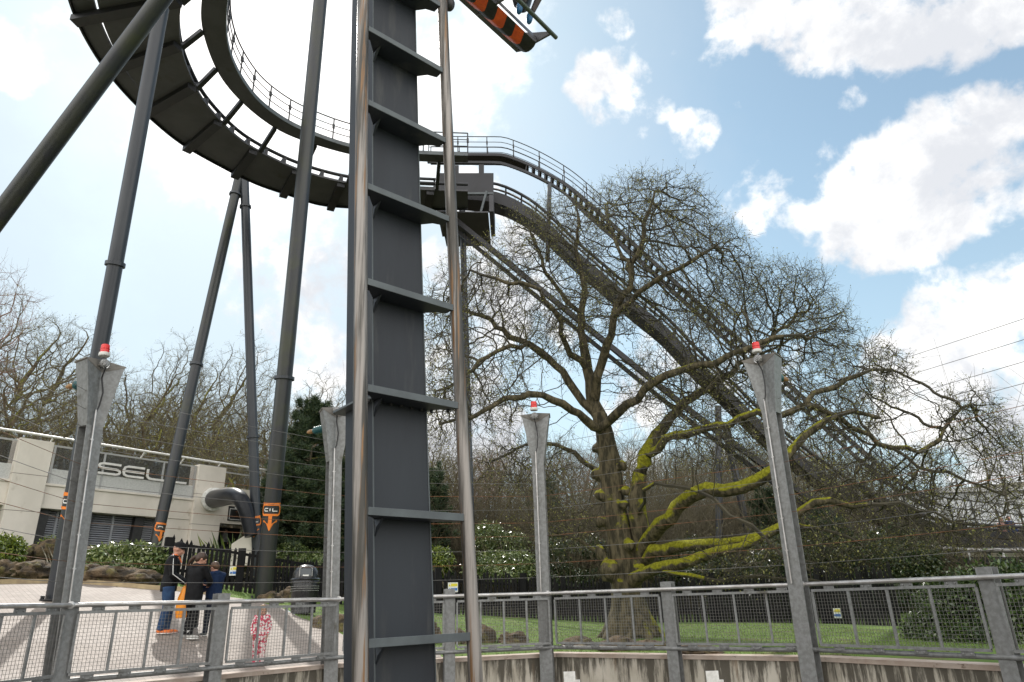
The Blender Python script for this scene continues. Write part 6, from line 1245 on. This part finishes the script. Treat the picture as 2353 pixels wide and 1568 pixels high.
bush('laurel_bush', 'pale flowering laurel hanging over the black fence right of the tower rail', 'bush', FL[5]+V(-.5, 1.2, 0), [pb(1130, 1300, 31, 110, 60), pb(1190, 1296, 31, 90, 56), pb(1095, 1312, 31, 60, 50), pb(1160, 1320, 30.6, 130, 46), pb(1120, 1232, 35, 90, 60), pb(1170, 1250, 35, 90, 50)], 6500, .19, [M_l1, M_l2], 4, 'evergreen bushes', mix=(.55,))
bush('laurel_bush', 'yellow green laurel behind the fence seen between the tower rails', 'bush', FL[4]+V(.6, 1.4, 0), [pb(1005, 1290, 32, 70, 60), pb(960, 1285, 32, 80, 60)], 2600, .2, [M_l3, M_l1], 5, 'evergreen bushes')
bush('ivy_bush', 'white flecked leafy bush behind the fence right of the stout column', 'bush', FL[3]+V(-1.5, 1.2, 0), [pb(670, 1272, 31, 70, 46), pb(730, 1285, 32, 80, 40), pb(700, 1300, 31, 130, 46), pb(500, 1290, 30, 60, 34), pb(560, 1283, 30, 80, 40)], 4200, .17, [M_l1, M_l2], 6, 'evergreen bushes')
hb_ = [pb(x, y, Y, w_, h_) for x, y, Y, w_, h_ in [(2180, 1420, 15.2, 120, 150), (2250, 1400, 14.8, 140, 170), (2330, 1395, 14.2, 150, 190), (2130, 1460, 15.4, 90, 90), (2210, 1480, 14.6, 150, 80), (2300, 1480, 14., 170, 90), (2400, 1410, 13.6, 140, 200), (2280, 1350, 14.8, 130, 60)]]
bush('evergreen_hedge', 'dense glossy dark evergreen hedge behind the right end of the railing', 'hedge', gp(8.6, 14.6), hb_, 17000, .13, [M_dk, M_l1], 7, mix=(.42,), shell=.6, stem=1)
for i, (x, y, Y, w_, h_, lab) in enumerate([(1700, 1380, 27.5, 200, 110, 'dark evergreen shrub behind the fence right of the mossy trunk'), (1840, 1370, 26, 200, 130, 'dark evergreen shrub behind the fence near the right beacon post'), (1980, 1370, 25, 190, 130, 'dark evergreen shrub behind the fence below the station track'), (1560, 1350, 31, 170, 110, 'dark evergreen shrub close behind the mossy trunk'), (2080, 1350, 26, 150, 130, 'dark evergreen shrub left of the glossy hedge'), (1300, 1350, 31, 180, 90, 'dark shrub behind the fence left of the mossy trunk')]):
    bl = [pb(x+random.uniform(-.4, .4)*w_, y-45+random.uniform(-.55, .4)*h_, Y+random.uniform(-.5, 1), w_*.5, h_*.55) for _ in range(6)]+[pb(x, y, Y+.3, w_*.8, h_*.9)]
    for j, (c, r_) in enumerate(bl): bl[j] = (c, (r_[0], min(r_[1], 1.6), r_[2]))
    bush('evergreen_shrub', lab, 'shrub', gp(bl[-1][0].x, bl[-1][0].y), bl, 6500, .17, [M_dk, M_ol], 20+i, 'dark evergreen shrubs', shell=.3, mix=(.6,))
# spiky plant behind the fence
sp0 = at(500, 1292, 31.5); t = thing('spiky_plant', 'spiky sword leaved plant rising behind the black fence below the duct', 'plant', tuple(sp0)); m = MB(); rs = random.Random(3)
for k in range(110):
    cx = sp0+V(rs.uniform(-1.9, 2.1), rs.uniform(-.5, .8), 0); a_ = rs.uniform(-1.1, 1.1); ln = rs.uniform(.7, 1.5); d = V(math.sin(a_), rs.uniform(-.4, .4), math.cos(a_)).normalized(); sdv = V(d.z, 0, -d.x)*.045; m.add([cx-sdv, cx+sdv, cx+d*ln*.6+sdv*.8, cx+d*ln-V(0, 0, .15*abs(a_)), cx+d*ln*.6-sdv*.8], [(0, 1, 2, 3, 4)], rs.choice((0, 1)))
m.build('blades', [M_l1, M_l3], t)
# ---- pines
M_ndl = mat_leaf('pine_needles', (.040, .070, .028), (.022, .042, .018), .6, .1); M_ndl2 = mat_leaf('pine_needles_light', (.085, .11, .035), (.055, .08, .03), .6, .15)
def pine(lab, px, ptop, pbase, Y, wpx, n, seed, tint=.7):
    a, b = at(px, pbase, Y), at(px, ptop, Y); z0 = gz(a.x, a.y); base = V(a.x, a.y, z0-.1); H = b.z-z0; Rm = wpx*Y/1674/2; rg = np.random.default_rng(seed); t = thing('pine_tree', lab, 'tree', tuple(base), 'dark pine trees')
    m = MB(); m.tube([base+V(.05*math.sin(i), 0, H*i/10) for i in range(11)], [.20*(1-.09*i) for i in range(11)], 10)
    tips = []
    for i in range(int(H*13)):
        f = rg.uniform(.06, 1.); z = H*f; r_ = Rm*(1-f**1.9)*rg.uniform(.45, 1.1)+.15; an = rg.uniform(0, 6.283); e = V(math.cos(an)*r_, math.sin(an)*r_, z+r_*.22-.1); m.tube([base+V(0, 0, z-.1), base+V(e.x*.6, e.y*.6, z), base+e], [.04, .025, .01], 5)
        for k in range(int(3+r_*5)): f2 = rg.uniform(.35, 1.05); tips.append((e.x*f2+rg.normal(0, .28), e.y*f2+rg.normal(0, .28), z*(1-f2)+e.z*f2+rg.normal(0, .30)))
    m.build('trunk', M_wb, t, smooth=True)
    tips = np.array(tips); c = tips[rg.integers(0, len(tips), n)]; u = rg.normal(0, 1, (n, 3)); u[:, 2] = abs(u[:, 2])*.8+.1; u /= np.linalg.norm(u, axis=1, keepdims=True); w = np.cross(u, rg.normal(0, 1, (n, 3))); w /= np.linalg.norm(w, axis=1, keepdims=True); L = rg.uniform(.15, .32, (n, 1)); c = c+rg.normal(0, .07, c.shape)
    P = np.stack([c-w*.018, c+w*.018, c+u*L], 1).reshape(-1, 3); o = bpy.data.objects.new('foliage', stdmesh('foliage', P, np.arange(3*n).reshape(-1, 3), [M_ndl, M_ndl2], (rg.random(n) > tint).astype(int))); COL.objects.link(o); o.parent = t
pine('broad dark green pine behind the litter bin, between the stout column and second post', 690, 925, 1330, 33, 230, 150000, 1)
pine('dark pine filling the gap behind the second tall post', 755, 1000, 1330, 35, 150, 80000, 2)
pine('small dark pine seen between the two tower rails', 995, 1085, 1320, 36, 80, 30000, 3)
pine('dark pine behind the left side of the black fence', 620, 1060, 1320, 34, 130, 60000, 4, .8)
pine('small pine left of the mossy trunk', 1268, 1095, 1330, 40, 60, 16000, 5)
pine('dark pine behind the right beacon post', 1810, 1130, 1380, 30, 150, 45000, 6, .8)
pine('dark pine under the boughs right of the beacon post', 1930, 1180, 1390, 28, 140, 40000, 7, .8)
# ---- brushwood in the wood behind the fence, too dense to count
rg = np.random.default_rng(9); nb_ = 52000; az = rg.uniform(R(-52), R(48), nb_); dd = np.where(az < R(3), rg.uniform(36, 58, nb_), rg.uniform(31, 58, nb_)); bx = np.sin(az)*dd; by = np.cos(az)*dd
ok = ~((bx < -10.5) & (by < 44) & (by > 20)) & ~((bx > 17) & (by > 26)); bx, by = bx[ok], by[ok]; bz = np.array([gz(x, y) for x, y in zip(bx, by)]); P0 = np.stack([bx, by, bz-.05], 1); n = len(P0); d = rg.normal(0, .28, (n, 3)); d[:, 2] = 1; L = .8+5.2*rg.random((n, 1))**1.8; vs, fs_, o_ = [], [], 0; p = P0
for s_ in range(3):
    q = p+d*L/3; v, f = segmesh(p, q, np.full(n, .02*(1-.28*s_)), np.full(n, .02*(.72-.28*s_)), d, d, 3); vs.append(v); fs_.append(f+o_); o_ += len(v)
    for _ in range(2): q2 = q+(d*.6+rg.normal(0, .6, d.shape))*L/4; v, f = segmesh(q, q2, np.full(n, .008), np.full(n, .004), q2-q, q2-q, 3); vs.append(v); fs_.append(f+o_); o_ += len(v)
    d = d+rg.normal(0, .25, d.shape); p = q
o = bpy.data.objects.new('brushwood', stdmesh('brushwood', np.concatenate(vs), np.concatenate(fs_), [M_wtw])); COL.objects.link(o); tag(o, 'tangled bare brushwood on the floor of the wood behind the fence', 'brushwood', kind='stuff')
# ---- short grass on the near lawn
rg = np.random.default_rng(4); gl = []
while len(gl) < 42000:
    px, py = rg.uniform(560, 2353), rg.uniform(1335, 1515); x = rg.uniform(-12, 9); y = rg.uniform(12.2, 27); azo = math.atan2(x-OC.x, y-OC.y); dd_ = math.hypot(x-OC.x, y-OC.y)-rimr(azo)
    if dd_ > (pend(azo)+.2 if azo < ed[-1][0] else CO+.08) and rg.random() < 22/(6+dd_*3): gl.append((x, y, gz(x, y)-.012))
gl = np.array(gl); n = len(gl); u = rg.normal(0, .4, (n, 3)); u[:, 2] = 1; hgt = rg.uniform(.02, .055, (n, 1)); w = rg.normal(0, 1, (n, 3)); w[:, 2] = 0; w /= np.linalg.norm(w, axis=1, keepdims=True); P = np.stack([gl-w*.006, gl+w*.006, gl+u*hgt], 1).reshape(-1, 3)
o = bpy.data.objects.new('grass', stdmesh('grass', P, np.arange(3*n).reshape(-1, 3), [mat_leaf('grass_blade', (.135, .20, .035), (.10, .14, .03), .6, .3)])); COL.objects.link(o); tag(o, 'short bright green grass on the lawn behind the pit wall', 'grass', kind='stuff')
